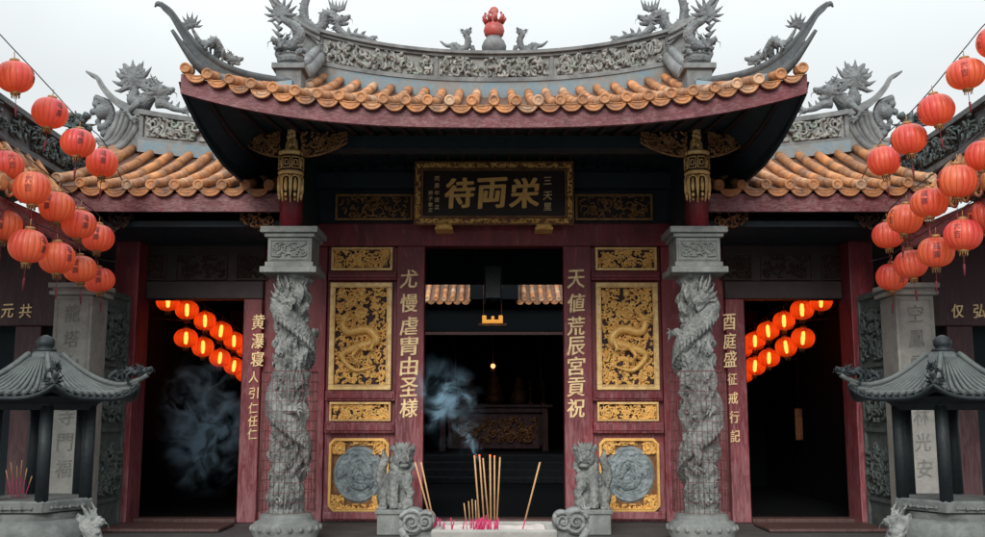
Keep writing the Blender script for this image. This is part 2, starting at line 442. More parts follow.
M['bulb'] = emis('lantern_bulb', (1,.50,.14), 8)
M['bulbday'] = emis('lantern_bulb_dim', (1,.5,.2), 4)
M['lamp'] = emis('altar_lamp_glow', (1,.45,.18), 1.6)
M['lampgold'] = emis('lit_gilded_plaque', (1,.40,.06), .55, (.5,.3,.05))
M['ember'] = emis('incense_ember', (1,.12,.02), 3)
M['glassgrey'] = mat('dusty_lamp_glass', (.05,.055,.065), (.03,.035,.04), 10, .3, bump=.1)

# ------------------------------------------------------------------ sculpting helpers
def crom(P, n):
    P = [Vector(p) for p in P]
    P = [P[0]*2-P[1]] + P + [P[-1]*2-P[-2]]
    m = len(P)-3; out = []
    for i in range(n+1):
        t = i/n*m; k = min(int(t), m-1); u = t-k
        a, b, c, d = P[k:k+4]
        out.append(.5*((2*b)+(c-a)*u+(2*a-5*b+4*c-d)*u*u+(3*b-3*c+d-a)*u**3))
    return out
def scrolls(mb, x0, x1, z0, z1, y, r=.01, n=60, seed=1, L=.12, depth=.02, tints=None, gap=None):
    """pierced carving: curling tendrils, leaves and knobs filling a rectangle that faces -Y"""
    R = random.Random(seed)
    for i in range(n):
        x = R.uniform(x0+r, x1-r); z = R.uniform(z0+r, z1-r)
        a = R.uniform(0, 2*pi); k = R.choice((-1, 1))*R.uniform(.6, 1.3); l = L*R.uniform(.5, 1.2)
        st = l/9; pts = []; rad = []
        px, pz = x, z; yy = y-R.uniform(.1, .9)*depth
        for j in range(10):
            pts.append((min(max(px, x0+r*.5), x1-r*.5), yy-depth*.5*sin(j/9*pi), min(max(pz, z0+r*.5), z1-r*.5)))
            rad.append(r*(1.15-.85*j/9)*(.5 if j == 0 else 1))
            px += cos(a)*st; pz += sin(a)*st; a += k*(.25+.09*j)
        if tints: mb.tint = R.choice(tints)
        else: mb.tint = R.random()
        mb.tube(pts, rad, 6)
        if R.random() < .5:
            mb.blob((min(max(x, x0+r), x1-r), yy, min(max(z, z0+r), z1-r)), (r*1.6, r*1.2, r*1.3), 6, 4)
def claw(mb, p, d, r, n=4):
    d = Vector(d).normalized(); p = Vector(p)
    mb.blob(p, r*1.2, 6, 5)
    side = d.cross(Vector((0, 1, 0)));
    if side.length < .1: side = d.cross(Vector((1, 0, 0)))
    side.normalize(); s2 = d.cross(side)
    for k in range(n):
        a = (k-(n-1)/2)*.6
        dd = (d*cos(a)+side*sin(a)+s2*.2*sin(k*2.3)).normalized()
        q = p+dd*r*2.0; e = q+(dd+Vector((0, 0, -.7))).normalized()*r*1.5
        mb.tube([p, q, e], [r*.6, r*.45, r*.08], 5)
def dhead(mb, p, d, r, up=(0,0,1)):
    """dragon head: skull, snout, gaping jaws, horns, mane, whiskers"""
    p = Vector(p); d = Vector(d).normalized(); up = Vector(up); up = (up-d*up.dot(d)).normalized(); s = d.cross(up)
    def P(a, b, c): return p+d*a*r+up*b*r+s*c*r
    q = Matrix((d, s, up)).transposed().to_quaternion()
    mb.blob(P(0, .1, 0), (r*1.25, r*.95, r*1.0), 10, 8, q)
    mb.tube([P(.5, .35, 0), P(1.3, .35, 0), P(1.9, .45, 0), P(2.25, .8, 0)], [r*.75, r*.55, r*.5, r*.25], 8, ell=(.8, 1))
    mb.tube([P(.2, -.5, 0), P(.9, -.75, 0), P(1.5, -.85, 0), P(1.8, -.6, 0)], [r*.6, r*.42, r*.32, r*.12], 8)
    mb.tube([P(.6, -.15, 0), P(1.2, -.25, 0), P(1.75, -.1, 0)], [r*.22, r*.2, r*.05], 6)
    for c in (-1, 1):
        mb.blob(P(.75, .75, .5*c), r*.27, 8, 6)
        mb.blob(P(2.0, .6, .25*c), r*.2, 6, 5)
        mb.tube([P(-.1, .8, .45*c), P(-.6, 1.5, .7*c), P(-1.3, 2.0, .8*c), P(-1.7, 2.7, .6*c)], [r*.28, r*.22, r*.15, r*.04], 6)
        mb.tube([P(-.55, 1.45, .7*c), P(-.2, 2.1, .9*c)], [r*.16, r*.04], 5)
        mb.tube([P(1.9, .4, .4*c), P(2.4, .1, .7*c), P(2.3, -.6, .9*c), P(2.6, -1.1, .9*c)], [r*.12, r*.1, r*.08, r*.03], 5)
        for k in range(5):
            a = -1.2+k*.62
            mb.tube([P(-.3, sin(a)*.6, cos(a)*.7*c), P(-1.1, sin(a)*1.3, cos(a)*1.3*c), P(-1.9, sin(a)*1.7+.3, cos(a)*1.4*c)], [r*.34, r*.24, r*.04], 5)
    for k in range(4):
        mb.tube([P(1.0+.25*k, .0, .3), P(1.05+.25*k, -.35, .32)], [r*.1, r*.02], 4)
        mb.tube([P(1.0+.25*k, .0, -.3), P(1.05+.25*k, -.35, -.32)], [r*.1, r*.02], 4)
    for k in range(4): mb.tube([P(-.2, -.9, (k-1.5)*.3), P(.2, -1.6, (k-1.5)*.4)], [r*.2, r*.04], 5)
def dragon(mb, pts, r, up=(0,0,1), head=1.15, n=44, legs=((.35,1),(.45,-1),(.72,1),(.8,-1)), spikes=True, hd=None, tailfan=False, legd=(.4,0,-1)):
    up = Vector(up)
    P = crom(pts, n)
    rad = [r*(.18+.82*min(1, (i/n)*2.2)**.8)*(1-.18*max(0, i/n-.8)/.2) for i in range(n+1)]
    mb.tube(P, rad, 10)
    for i in range(2, n-1):
        t = (P[i+1]-P[i-1]).normalized()
        u = up-t*up.dot(t)
        if u.length < .35: u = t.cross(Vector((0, 1, 0)));
        u.normalize()
        if spikes and i % 2 == 0:
            b = P[i]+u*rad[i]*.7
            mb.tube([b-t*rad[i]*.2, b+u*rad[i]*.9-t*rad[i]*.7], [rad[i]*.45, rad[i]*.05], 4, ell=(.5, 1))
    for (a, sd) in legs:
        i = int(a*n); t = (P[i+1]-P[i]).normalized(); s = t.cross(up).normalized() if t.cross(up).length > .1 else Vector((0, -1, 0))
        lr = rad[i]
        h = P[i]+s*sd*lr*.7; k = h+s*sd*lr*.9+Vector(legd).normalized()*lr*1.6-t*lr*.8; f = k+Vector(legd).normalized()*lr*1.5+t*lr*1.4
        mb.tube([P[i], h, k, f], [lr*.7, lr*.6, lr*.42, lr*.32], 7)
        claw(mb, f, (t+Vector(legd)*.3), lr*.33)
        mb.tube([k, k-t*lr*1.3+up*lr*.5], [lr*.3, lr*.03], 5)
    if tailfan:
        for k in range(9):
            a = k/8*pi*1.25-.3
            t = (P[0]-P[2]).normalized(); s = Vector((t.z, 0, -t.x))
            dd = t*sin(a)+s*cos(a)
            mb.tube([P[0], P[0]+dd*r*2.2, P[0]+dd*r*3.4+Vector((0, 0, r*.6))], [r*.5, r*.38, r*.04], 5)
    d = hd or (P[-1]-P[-4])
    dhead(mb, P[-1]+Vector(d).normalized()*r*.6, d, r*head, up)

_tcache = {}
def glyph(ch, bold=.0):
    k = (ch, bold)
    if k in _tcache: return _tcache[k]
    c = bpy.data.curves.new('t', 'FONT'); c.body = ch; c.extrude = .5; c.offset = bold; c.resolution_u = 2
    o = bpy.data.objects.new('t', c); link(o)
    me = o.evaluated_get(bpy.context.evaluated_depsgraph_get()).to_mesh()
    vs = [v.co.copy() for v in me.vertices]; fs = [list(p.vertices) for p in me.polygons]
    bpy.data.objects.remove(o); bpy.data.curves.remove(c)
    x0 = min(v.x for v in vs); x1 = max(v.x for v in vs); y0 = min(v.y for v in vs); y1 = max(v.y for v in vs)
    vs = [Vector(((v.x-(x0+x1)/2)/(x1-x0), (v.y-(y0+y1)/2)/(y1-y0), v.z)) for v in vs]
    _tcache[k] = (vs, fs); return vs, fs
def put_char(mb, ch, x, z, w, h, y, th=.01, bold=.02, lean=0, M4=None):
    vs, fs = glyph(ch)
    b = bold*1.1
    shifts = ((0, 0),) if b < .004 else ((0, 0), (-b, .25*b), (b, -.25*b), (-.5*b, -.5*b), (.5*b, .6*b), (1.6*b, .15*b))
    for n_, (dx, dz) in enumerate(shifts):
        out = []
        for v in vs:
            yy = v.y*(1-.6*b); xx = v.x*(1-2*b)
            out.append(Vector((x+(xx+dx)*w+.03*w*sin(v.y*5), y-(v.z+.5)*(th+n_*.0006), z+(yy+dz+.05*xx)*h)))
        mb.add(out, fs, False)

# ------------------------------------------------------------------ ground
PLZ = 0.0
def structure(mb, name, m): return tag(build(mb, name, m), kind='structure')
g = MB(); g.box(-300, 300, -300, 300, -.60, -.45)
structure(g, 'courtyard_ground', M['paving'])
g = MB(); g.box(-9, 9, -2.75, 14, -.446, -.004)
structure(g, 'terrace', M['paving'])
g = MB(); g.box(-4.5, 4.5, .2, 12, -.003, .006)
structure(g, 'inner_floor', M['interior_shade'])  # dark sheet that paints the hall floor as if unlit

# ------------------------------------------------------------------ central gate hall
gate = empty('temple_gate_hall', (0, 0, 0), 'central temple gate hall with maroon door walls under the tall upswept orange tiled roof', 'temple hall')
def R4(a, b, c, d, Y): return AX(a, (b+d)/2, Y), AX(c, (b+d)/2, Y), AZ(d, Y), AZ(b, Y)   # x0>x1 magnitudes for left side
DX = AX(424, 380, 0)              # half door width
DZ = AZ(247, 0)                   # door head
WX = AX(262, 380, 0)
for s in (-1, 1):
    w = MB()
    x0 = AX(333, 380, 0); x1 = AX(391, 380, 0)
    w.box(AX(396, 380, 0), DX, -.06, .14, 0, DZ)              # couplet post beside the door
    w.box(WX, AX(325, 380, 0), -.03, .12, 0, DZ)              # outer stile
    w.box(AX(325, 380, 0)+.001, AX(396, 380, 0)-.001, 0.02, .10, 0, DZ)   # field
    o = build(w.flip(s < 0), 'wall', M['maroon'], gate); bevel(o, .008)
    r = MB()
    xa, xb = AX(326, 380, 0), AX(396, 380, 0)
    for (a, b) in ((272, 281), (391, 401), (422, 433)):
        zt, zb = AZ(a, 0), AZ(b, 0)
        r.box(xb+.003, xa-.003, -.075, .018, zb, zt)
        r.box(xb+.02, xa-.02, -.095, -.0751, zb+.025, zt-.025)
    r.box(xb+.003, xa-.003, -.05, .018, AZ(519, 0), AZ(511, 0))
    bevel(build_split(r.flip(s < 0), 'rail', M['maroon'], gate), .012, 3)
w = MB()
w.box(-AX(318, 240, 0), AX(318, 240, 0), -.05, .16, DZ+.002, AZ(224, 0))
o = build(w, 'lintel', M['maroon'], gate); bevel(o, .01)
w = MB(); w.box(-DX+.002, DX-.002, -.10, .12, 0, AZ(518, 0))
w.box(-DX+.002, DX-.002, -.13, -.101, 0, AZ(518, 0)-.05)
bevel(build(w, 'threshold', M['wood'], gate), .012, 3)
w = MB()
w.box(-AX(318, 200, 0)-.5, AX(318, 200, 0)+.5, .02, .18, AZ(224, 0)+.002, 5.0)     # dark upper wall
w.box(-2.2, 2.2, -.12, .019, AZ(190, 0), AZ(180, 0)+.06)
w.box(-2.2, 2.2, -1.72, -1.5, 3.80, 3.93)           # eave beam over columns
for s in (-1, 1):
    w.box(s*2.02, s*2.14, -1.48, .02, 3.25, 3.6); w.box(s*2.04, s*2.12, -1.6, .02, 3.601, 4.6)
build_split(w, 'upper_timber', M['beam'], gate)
# frieze strips left and right of the signboard
for s in (-1, 1):
    x0, x1, z0, z1 = R4(336, 195, 413, 221, 0)
    f = MB(); f.box(x0, x1, -.02, .0199, z0, z1)
    fo = build(f.flip(s < 0), 'frieze_panel', M['beam2'], gate)
    f = MB(); 
    for a, b, c, d in ((x0, x1, z0, z0+.025), (x0, x1, z1-.025, z1)): f.box(a, b, -.05, -.021, c, d)
    for a, b in ((x0, x0-.025), (x1, x1+.025)): f.box(a, b, -.05, -.021, z0+.026, z1-.026)
    scrolls(f, x1+.04, x0-.04, z0+.03, z1-.03, -.03, .011, 60, 11+s, .16, .03)
    build(f.flip(s < 0), 'frieze_carving', M['goldmid'], fo)

# carved gilded panels
def frame_pts(mb, x0, x1, z0, z1, w, y0, y1, cut=0):
    if cut:
        def ring(d, c):
            a, b, e, g_ = x1+d, x0-d, z0+d, z1-d
            return [(a+c, e), (b-c, e), (b, e+c), (b, g_-c), (b-c, g_), (a+c, g_), (a, g_-c), (a, e+c)]
        o_, i_ = ring(0, cut), ring(w, cut*.8)
        for k in range(8):
            k2 = (k+1) % 8
            mb.add([(p[0], y, p[1]) for y in (y0, y1) for p in (o_[k], o_[k2], i_[k2], i_[k])],
                   [(0,1,2,3), (7,6,5,4), (0,4,5,1), (2,6,7,3), (1,5,6,2), (3,7,4,0)], False)
    else:
        mb.box(x1, x0, y0, y1, z0, z0+w); mb.box(x1, x0, y0, y1, z1-w, z1)
        mb.box(x1, x1+w, y0, y1, z0+w+.0005, z1-w-.0005); mb.box(x0-w, x0, y0, y1, z0+w+.0005, z1-w-.0005)
PAN = [('small', 332, 248, 393, 271, .028), ('dragon', 330, 283, 392, 390, .06), ('small', 330, 402, 391, 421, .024), ('round', 329, 438, 389, 511, .03)]
for s in (-1, 1):
    for i, (kind, a, b, c, d, fw) in enumerate(PAN):
        x0, x1, z0, z1 = R4(a, b, c, d, 0)
        bk = MB(); bk.box(x0-.01, x1+.01, -.005, .0195, z0+.01, z1-.01)
        po = build(bk.flip(s < 0), 'carved_panel', M['golddim' if kind == 'round' else 'backing'], gate)
        side = 'left' if s < 0 else 'right'
        po['label'] = {'small': 'small oblong gilded panel with scroll carving', 'dragon': 'tall gilded openwork dragon panel', 'round': 'gilt framed panel with round blue grey stone dragon relief'}[kind]
        f = MB(); frame_pts(f, x0, x1, z0, z1, fw, -.055, -.004, .06 if kind == 'round' else 0)
        f.tint = .4; frame_pts(f, x0-fw*.75, x1+fw*.75, z0+fw*.75, z1-fw*.75, fw*.25, -.068, -.0551, .05 if kind == 'round' else 0)
        o = build(f.flip(s < 0), 'frame', M['goldpale'] if kind != 'round' else M['gold'], po); bevel(o, .006)
        cx, cz = (x0+x1)/2, (z0+z1)/2; hw, hh = (x0-x1)/2-fw, (z1-z0)/2-fw
        k = MB()
        if kind == 'small':
            scrolls(k, x1+fw, x0-fw, z0+fw, z1-fw, -.006, .0110, 120, 30+i+9*s, .12, .022)
        elif kind == 'dragon':
            scrolls(k, x1+fw, x0-fw, z0+fw, z1-fw, -.002, .0125, 500, 5+s, .10, .020)
            zz = z1-fw-hh*.52
            k.lathe([(.07, 0), (.07, -.03), (.052, -.032), (.05, -.02)], (cx, -.03, zz), 20, axis='y')
            k.tube([(cx-.05, -.055, zz), (cx+.05, -.055, zz)], .009, 6); k.tube([(cx, -.055, zz-.05), (cx, -.055, zz+.05)], .009, 6)
            P = [(cx-hw*.6, -.03, cz-hh*.72), (cx+hw*.2, -.035, cz-hh*.80), (cx+hw*.68, -.04, cz-hh*.5), (cx+hw*.1, -.04, cz-hh*.33),
                 (cx-hw*.62, -.04, cz-hh*.2), (cx-hw*.25, -.04, cz+.02), (cx+hw*.5, -.045, cz-.01), (cx+hw*.72, -.045, cz+hh*.22)]
            dd = MB(); P = [(a_, b_, c_+hh*.1) for a_, b_, c_ in P]
            dragon(dd, P, .050, up=(0,-.3,1), n=46, head=.9, hd=(-.8,-.2,.5), legs=((.3,1),(.45,-1),(.62,1),(.8,-1)))
            for v in dd.v: v.y = -.022+(v.y+.012)*1.15
            for v in dd.v:
                v.x = min(max(v.x, x1+fw*.9), x0-fw*.9); v.z = min(max(v.z, z0+fw), z1-fw)
            k.join(dd)
            for q in range(7):
                a_ = q/7*pi*2; k.blob((cx+cos(a_)*.1, -.03, z1-fw-.06+sin(a_)*.03), (.018, .02, .014), 6, 5)
            k.blob((cx, -.035, z1-fw-.06), (.04, .03, .045), 8, 6)
        else:
            for sx in (-1, 1):
                for sz in (-1, 1):
                    n0 = len(k.v)
                    xx, zz = cx+sx*(hw-.075), cz+sz*(hh-.075)
                    scrolls(k, xx-.075, xx+.075, zz-.075, zz+.075, -.008, .010, 46, 7+sx+2*sz, .1, .03)
                    k.blob((xx-sx*.01, -.035, zz-sz*.01), (.022, .02, .022), 8, 6)
            scrolls(k, x1+fw, x0-fw, z1-fw-.05, z1-fw, -.006, .009, 24, 17, .1, .025)
            scrolls(k, x1+fw, x0-fw, z0+fw, z0+fw+.05, -.006, .009, 24, 18, .1, .025)
            st = MB()
            def disc(u, v):
                a_ = u*2*pi; rr = v
                e = .82+.18*abs(cos(2*a_))**.5 if False else 1
                x = cos(a_)*hw*.93*rr; z = sin(a_)*hh*.84*rr
                h = .02+.035*noise.noise(Vector((x*30, z*30, 3)))+.05*abs(noise.noise(Vector((x*13, z*19, 9))))
                if rr > .96: h = -.0
                h *= .62
                if .88 < rr < .95: h = .032
                return (cx+x, -.006-max(0, h), cz+z)
            st.grid(disc, 96, 44)
            PP = [(cx+cos(q*1.25+.5)*hw*.52*(1-q*.07), -.04, cz+sin(q*1.25+.5)*hh*.5*(1-q*.07)) for q in range(8)]
            dd = MB(); dragon(dd, PP, .036, up=(0,-1,.2), n=40, head=1.0, spikes=True, hd=(.5,-.3,.6))
            for v in dd.v: v.y = -.022+(v.y+.03)*.6
            st.join(dd)
            build(st.flip(s < 0), 'stone_relief', M['panelblue'], po)
        build_split(k.flip(s < 0), 'carving', M['gold'], po)

# couplets beside the central door (gilded characters fixed to the posts)
def couplet(chars, pxs, pys, wpx, hpx, Y, m, name, bold=.02, pr=gate):
    bold = bold*.65
    mb = MB()
    for i_, (ch, x, y) in enumerate(zip(chars, pxs, pys)):
        v = at(x, y, Y); sc = F/(Y-CAMY)
        q_ = .74 if (wpx < 14 and i_ > 2) else 1     # the lower characters of the side couplets are smaller
        put_char(mb, ch, v.x, v.z, wpx*q_/sc, hpx*q_/sc, Y, .012, bold)
    return build_split(mb, name, m, pr)
couplet('尤慢虐胄由圣様', [409]*7, [279, 303, 326, 346, 366, 387, 408], 17.5, 18.5, -.0605, M['charworn'], 'couplet_lettering', .022)
couplet('天値荒辰宮貢祝', [576]*7, [279, 303, 326, 346, 366, 387, 408], 17.5, 18.5, -.0605, M['charworn'], 'couplet_lettering', .022)

# ------------------------------------------------------------------ dragon columns
CY = -1.6
def column(s):
    cx = AX(290, 390, CY)
    zt, zb = AZ(275, CY), AZ(513, CY)
    H = zt-zb; r0 = .178
    sh = MB()
    def fn(u, v):
        a = u*2*pi; z = v*H
        n1 = noise.noise(Vector((cos(a)*2.4, sin(a)*2.4+s*3, z*4.2)))
        n2 = noise.noise(Vector((cos(a)*6+4, sin(a)*6, z*11)))
        n3 = abs(noise.noise(Vector((cos(a)*3.2+9, sin(a)*3.2, z*6.5))))
        r = r0+.022*n1+.036*n2+.11*n3-.055
        e = min(v, 1-v)
        if e < .02: r = r0-.01
        return (cx+cos(a)*r, CY+sin(a)*r, zb+z)
    sh.grid(fn, 120, 300)
    # the dragon coils round the shaft, head near the capital, cloud knots between its coils
    P = []
    turns = 1.9
    for i in range(34):
        t = i/33; a = -pi/2+(.9 if s < 0 else 1.15)-turns*2*pi*(1-t)*(1.0 if s < 0 else .93)
        rr = r0+.0+.010*sin(t*20)
        P.append((cx+cos(a)*rr, CY+sin(a)*rr, zb+.12+t*(H-.42)))
    dd = MB()
    PP = crom(P, 130)
    rad = [.092*(.35+.65*min(1, i/130*3)) for i in range(131)]
    dd.tube(PP, rad, 10)
    for i in range(2, 128, 2):
        c = Vector((cx, CY, PP[i].z)); u = (PP[i]-c).normalized(); t = (PP[i+1]-PP[i-1]).normalized(); w_ = t.cross(u)
        b = PP[i]+u*rad[i]*.6+w_*rad[i]*.55
        dd.tube([b, b+(u*.5+w_).normalized()*rad[i]*.5-t*rad[i]*.5], [rad[i]*.4, rad[i]*.06], 4)
    for a_, sd in ((.28, 1), (.42, -1), (.62, 1), (.82, -1)):
        i = int(a_*130); c = Vector((cx, CY, PP[i].z)); u = (PP[i]-c).normalized(); t = (PP[i+1]-PP[i-1]).normalized(); w_ = t.cross(u)
        k1 = PP[i]+w_*sd*.11+u*.045; k2 = k1+w_*sd*.07-t*.09+u*.005
        dd.tube([PP[i], k1, k2], [.055, .046, .034], 8); claw(dd, k2, w_*sd-t, .030)
    hp = Vector((cx+.04, CY-r0-.035, zt-.25))
    dd.tube([PP[-1], (PP[-1]+hp)/2+Vector((0, -.03, .05)), hp], [.075, .075, .07], 9)
    dhead(dd, hp, (-.62, -.45, -.42), .078, (0, -.3, 1))
    R = random.Random(3)
    for k in range(170):
        a = R.uniform(0, 2*pi); z = R.uniform(.03, H-.05); rr = r0-.012
        q = R.uniform(.018, .04)
        pts = []; th = R.uniform(0, 6.28); kk = R.choice((-1, 1)); ua = 0; uz = 0
        for j in range(7):
            pts.append((cx+cos(a+ua/rr)*rr*1.04, CY+sin(a+ua/rr)*rr*1.04, zb+z+uz))
            ua += cos(th)*q*.5; uz += sin(th)*q*.5; th += kk*(.5+.14*j)
        dd.tube(pts, [q*.42*(1-.09*j) for j in range(7)], 5)
    for v in dd.v:
        v.z = min(v.z, zt-.002)
        dx_, dy_ = v.x-cx, v.y-CY; q_ = sqrt(dx_*dx_+dy_*dy_)
        if q_ > .205: k_ = (.205+(q_-.205)*.52)/q_; v.x = cx+dx_*k_; v.y = CY+dy_*k_
    cap = MB()
    x0, x1 = AX(271, 250, CY), AX(314, 250, CY); hw = (x0-x1)/2
    z = [AZ(v, CY) for v in (231, 237, 241, 265, 270, 276)]
    cap.box(cx-hw-.065, cx+hw+.065, CY-hw-.065, CY+hw+.065, z[1], z[0])
    cap.box(cx-hw-.03, cx+hw+.03, CY-hw-.03, CY+hw+.03, z[2], z[1]-.001)
    cap.box(cx-hw, cx+hw, CY-hw, CY+hw, z[3], z[2]-.001)
    cap.box(cx-hw-.02, cx+hw+.02, CY-hw-.02, CY+hw+.02, z[4], z[3]-.001)
    cap.box(cx-hw-.06, cx+hw+.06, CY-hw-.06, CY+hw+.06, z[5], z[4]-.001)
    relief = MB(); scrolls(relief, cx-hw+.05, cx+hw-.05, z[3]+.05, z[2]-.05, CY-hw, .009, 40, 8, .12, .012)
    frame_pts(relief, cx+hw-.02, cx-hw+.02, z[3]+.02, z[2]-.02, .016, CY-hw-.012, CY-hw+.001)
    base = MB()
    zz = [AZ(v, CY) for v in (513, 518, 536)]
    prof = [(.20, zz[0]+.01), (.235, zz[0]), (.255, zz[1]+.012), (.25, zz[1]-.01), (.29, zz[1]-.025), (.325, (zz[1]+zz[2])/2+.02), (.325, (zz[1]+zz[2])/2-.03), (.29, .015), (.30, 0)]
    prof = [(r, max(h, 0)) for r, h in prof]
    base.lathe(prof, (cx, CY, 0), 40)
    for k in range(20):
        a = k/20*2*pi; base.blob((cx+cos(a)*.318, CY+sin(a)*.318, (zz[1]+zz[2])/2), (.03, .03, .03), 6, 5)
    cage = MB()
    zc0, zc1 = AZ(511, CY), AZ(372, CY)
    rc = .268; nn = 34
    for k in range(nn):
        a = k/nn*2*pi; cage.tube([(cx+cos(a)*rc, CY+sin(a)*rc, zc0), (cx+cos(a)*rc, CY+sin(a)*rc, zc1)], .0026, 4)
    for j in range(15):
        zq = zc0+(zc1-zc0)*j/14
        cage.tube([(cx+cos(k/32*2*pi)*rc, CY+sin(k/32*2*pi)*rc, zq) for k in range(33)], .0024 if j < 14 else .005, 4)
    f = s < 0
    c = build(sh.flip(f), 'dragon_column', M['stonecarve'], gate, label='carved grey stone dragon column at the '+('left' if s < 0 else 'right')+' of the central bay')
    build(dd.flip(f), 'coiled_dragon', M['stonecarve'], c)
    bevel(build(cap.flip(f), 'capital', M['stone'], c), .008)
    build(relief.flip(f), 'capital_relief', M['stone'], c)
    build(base.flip(f), 'column_base', M['stone'], c)
    build(cage.flip(f), 'wire_cage', M['wire'], c)
    # red post above the capital
    p = MB(); px_ = AX(291.5, 200, CY)
    p.lathe([(.112, z[0]), (.112, 3.66)], (px_, CY, 0), 24)
    build(p.flip(f), 'upper_post', M['maroon'], gate)
    # gilded hanging lotus post in front of it
    gy = CY-.28; gx = AX(291, 170, gy); b = MB()
    za = lambda v: AZ(v, gy)
    def dr(n_=14, **kk): pass
    b.lathe([(.05, za(156.5)), (.128, za(156)), (.138, za(154.5)), (.138, za(153)), (.12, za(152)), (.05, za(151.5))], (gx, gy, 0), 24)
    kc = MB(); kc.lathe([(.118, za(172)), (.122, za(157))], (gx, gy, 0), 24); kc.lathe([(.06, za(196)), (.10, za(190)), (.112, za(176))], (gx, gy, 0), 24)
    b.lathe([(.11, za(176)), (.134, za(175)), (.136, za(173)), (.12, za(172))], (gx, gy, 0), 24)
    for k in range(8):
        a = k/8*2*pi+.2; c0 = Vector((gx+cos(a)*.124, gy+sin(a)*.124, za(164.5)))
        tv = Vector((-sin(a), cos(a), 0)); zz_ = Vector((0, 0, 1))
        for rr in (.040, .018):
            b.tube([c0+tv*rr+zz_*rr*1.35, c0-tv*rr+zz_*rr*1.35, c0-tv*rr-zz_*rr*1.35, c0+tv*rr-zz_*rr*1.35, c0+tv*rr+zz_*rr*1.35], .0065, 5)
        for q_ in range(7):
            an = pi*q_/6; 
        arch = [c0+tv*.042*cos(pi*q_/8)+Vector((0, 0, za(181)-c0.z+.035*sin(pi*q_/8))) for q_ in range(9)]
        lo_ = za(194)
        b.tube([Vector((arch[0].x, arch[0].y, lo_+.02))]+arch+[Vector((arch[-1].x, arch[-1].y, lo_+.02))], .008, 6)
        b.tube([c0+Vector((0, 0, za(180)-c0.z)), c0+Vector((cos(a)*.006, sin(a)*.006, za(188)-c0.z)), c0+Vector((0, 0, za(193)-c0.z))], [.012, .02, .012], 7)
        b.blob(c0+Vector((0, 0, za(196.5)-c0.z)), (.016, .016, .02), 7, 5)
        a2 = a+pi/8
        b.tube([(gx+cos(a2)*.122, gy+sin(a2)*.122, za(177)), (gx+cos(a2)*.126, gy+sin(a2)*.126, za(190)), (gx+cos(a2)*.112, gy+sin(a2)*.112, za(200))], [.010, .015, .007], 6)
    R = random.Random(4)
    for k in range(46):
        a = R.uniform(0, 6.28); zq = R.uniform(za(151), za(128)); q = (zq-za(151))/(za(128)-za(151))
        rr = .055*(1-q*.55)
        b.blob((gx+cos(a)*rr, gy+sin(a)*rr, zq), (.022, .022, .026), 6, 5)
    b.tube([(gx, gy, za(151)), (gx, gy, 3.72)], [.05, .03], 8)
    b.box(gx-.035, gx+.035, gy+.03, CY+.05, 3.45, 3.53)
    sl_ = lambda v: (gx+(v.x-gx)*.92, gy+(v.y-gy)*.92, v.z)
    b.warp(sl_); kc.warp(sl_)
    lp = build(b.flip(f), 'hanging_lotus_post', M['goldpale'], gate)
    build(kc.flip(f), 'post_core', M['golddimmer'], lp)
    # openwork bat-wing brackets left and right of the post
    for (a0, b0, a1, b1) in ((242, 133, 281, 157), (302, 133, 348, 157)):
        x0, x1 = AX(a0, 140, gy), AX(a1, 140, gy); zt_, zb_ = za(b0), za(b1)
        k = MB(); scrolls(k, x1, x0, zb_, zt_, gy, .011, 95, 21, .12, .05)
        inner = x1 if a0 < 290 else x0
        n0 = 0
        for v in k.v:
            u = abs(v.x-inner)/(x0-x1)
            lo = zb_+(zt_-zb_)*.62*u*u
            v.z = lo+(v.z-zb_)*(zt_-lo)/(zt_-zb_)
        rim = [(inner+(x0-x1)*(1 if inner == x1 else -1)*u, gy-.01, zb_+(zt_-zb_)*.62*u*u) for u in [i/10 for i in range(11)]]
        k.tube(rim, .012, 6)
        build(k.flip(f), 'bracket', M['goldmid'], gate)
for s in (-1, 1): column(s)

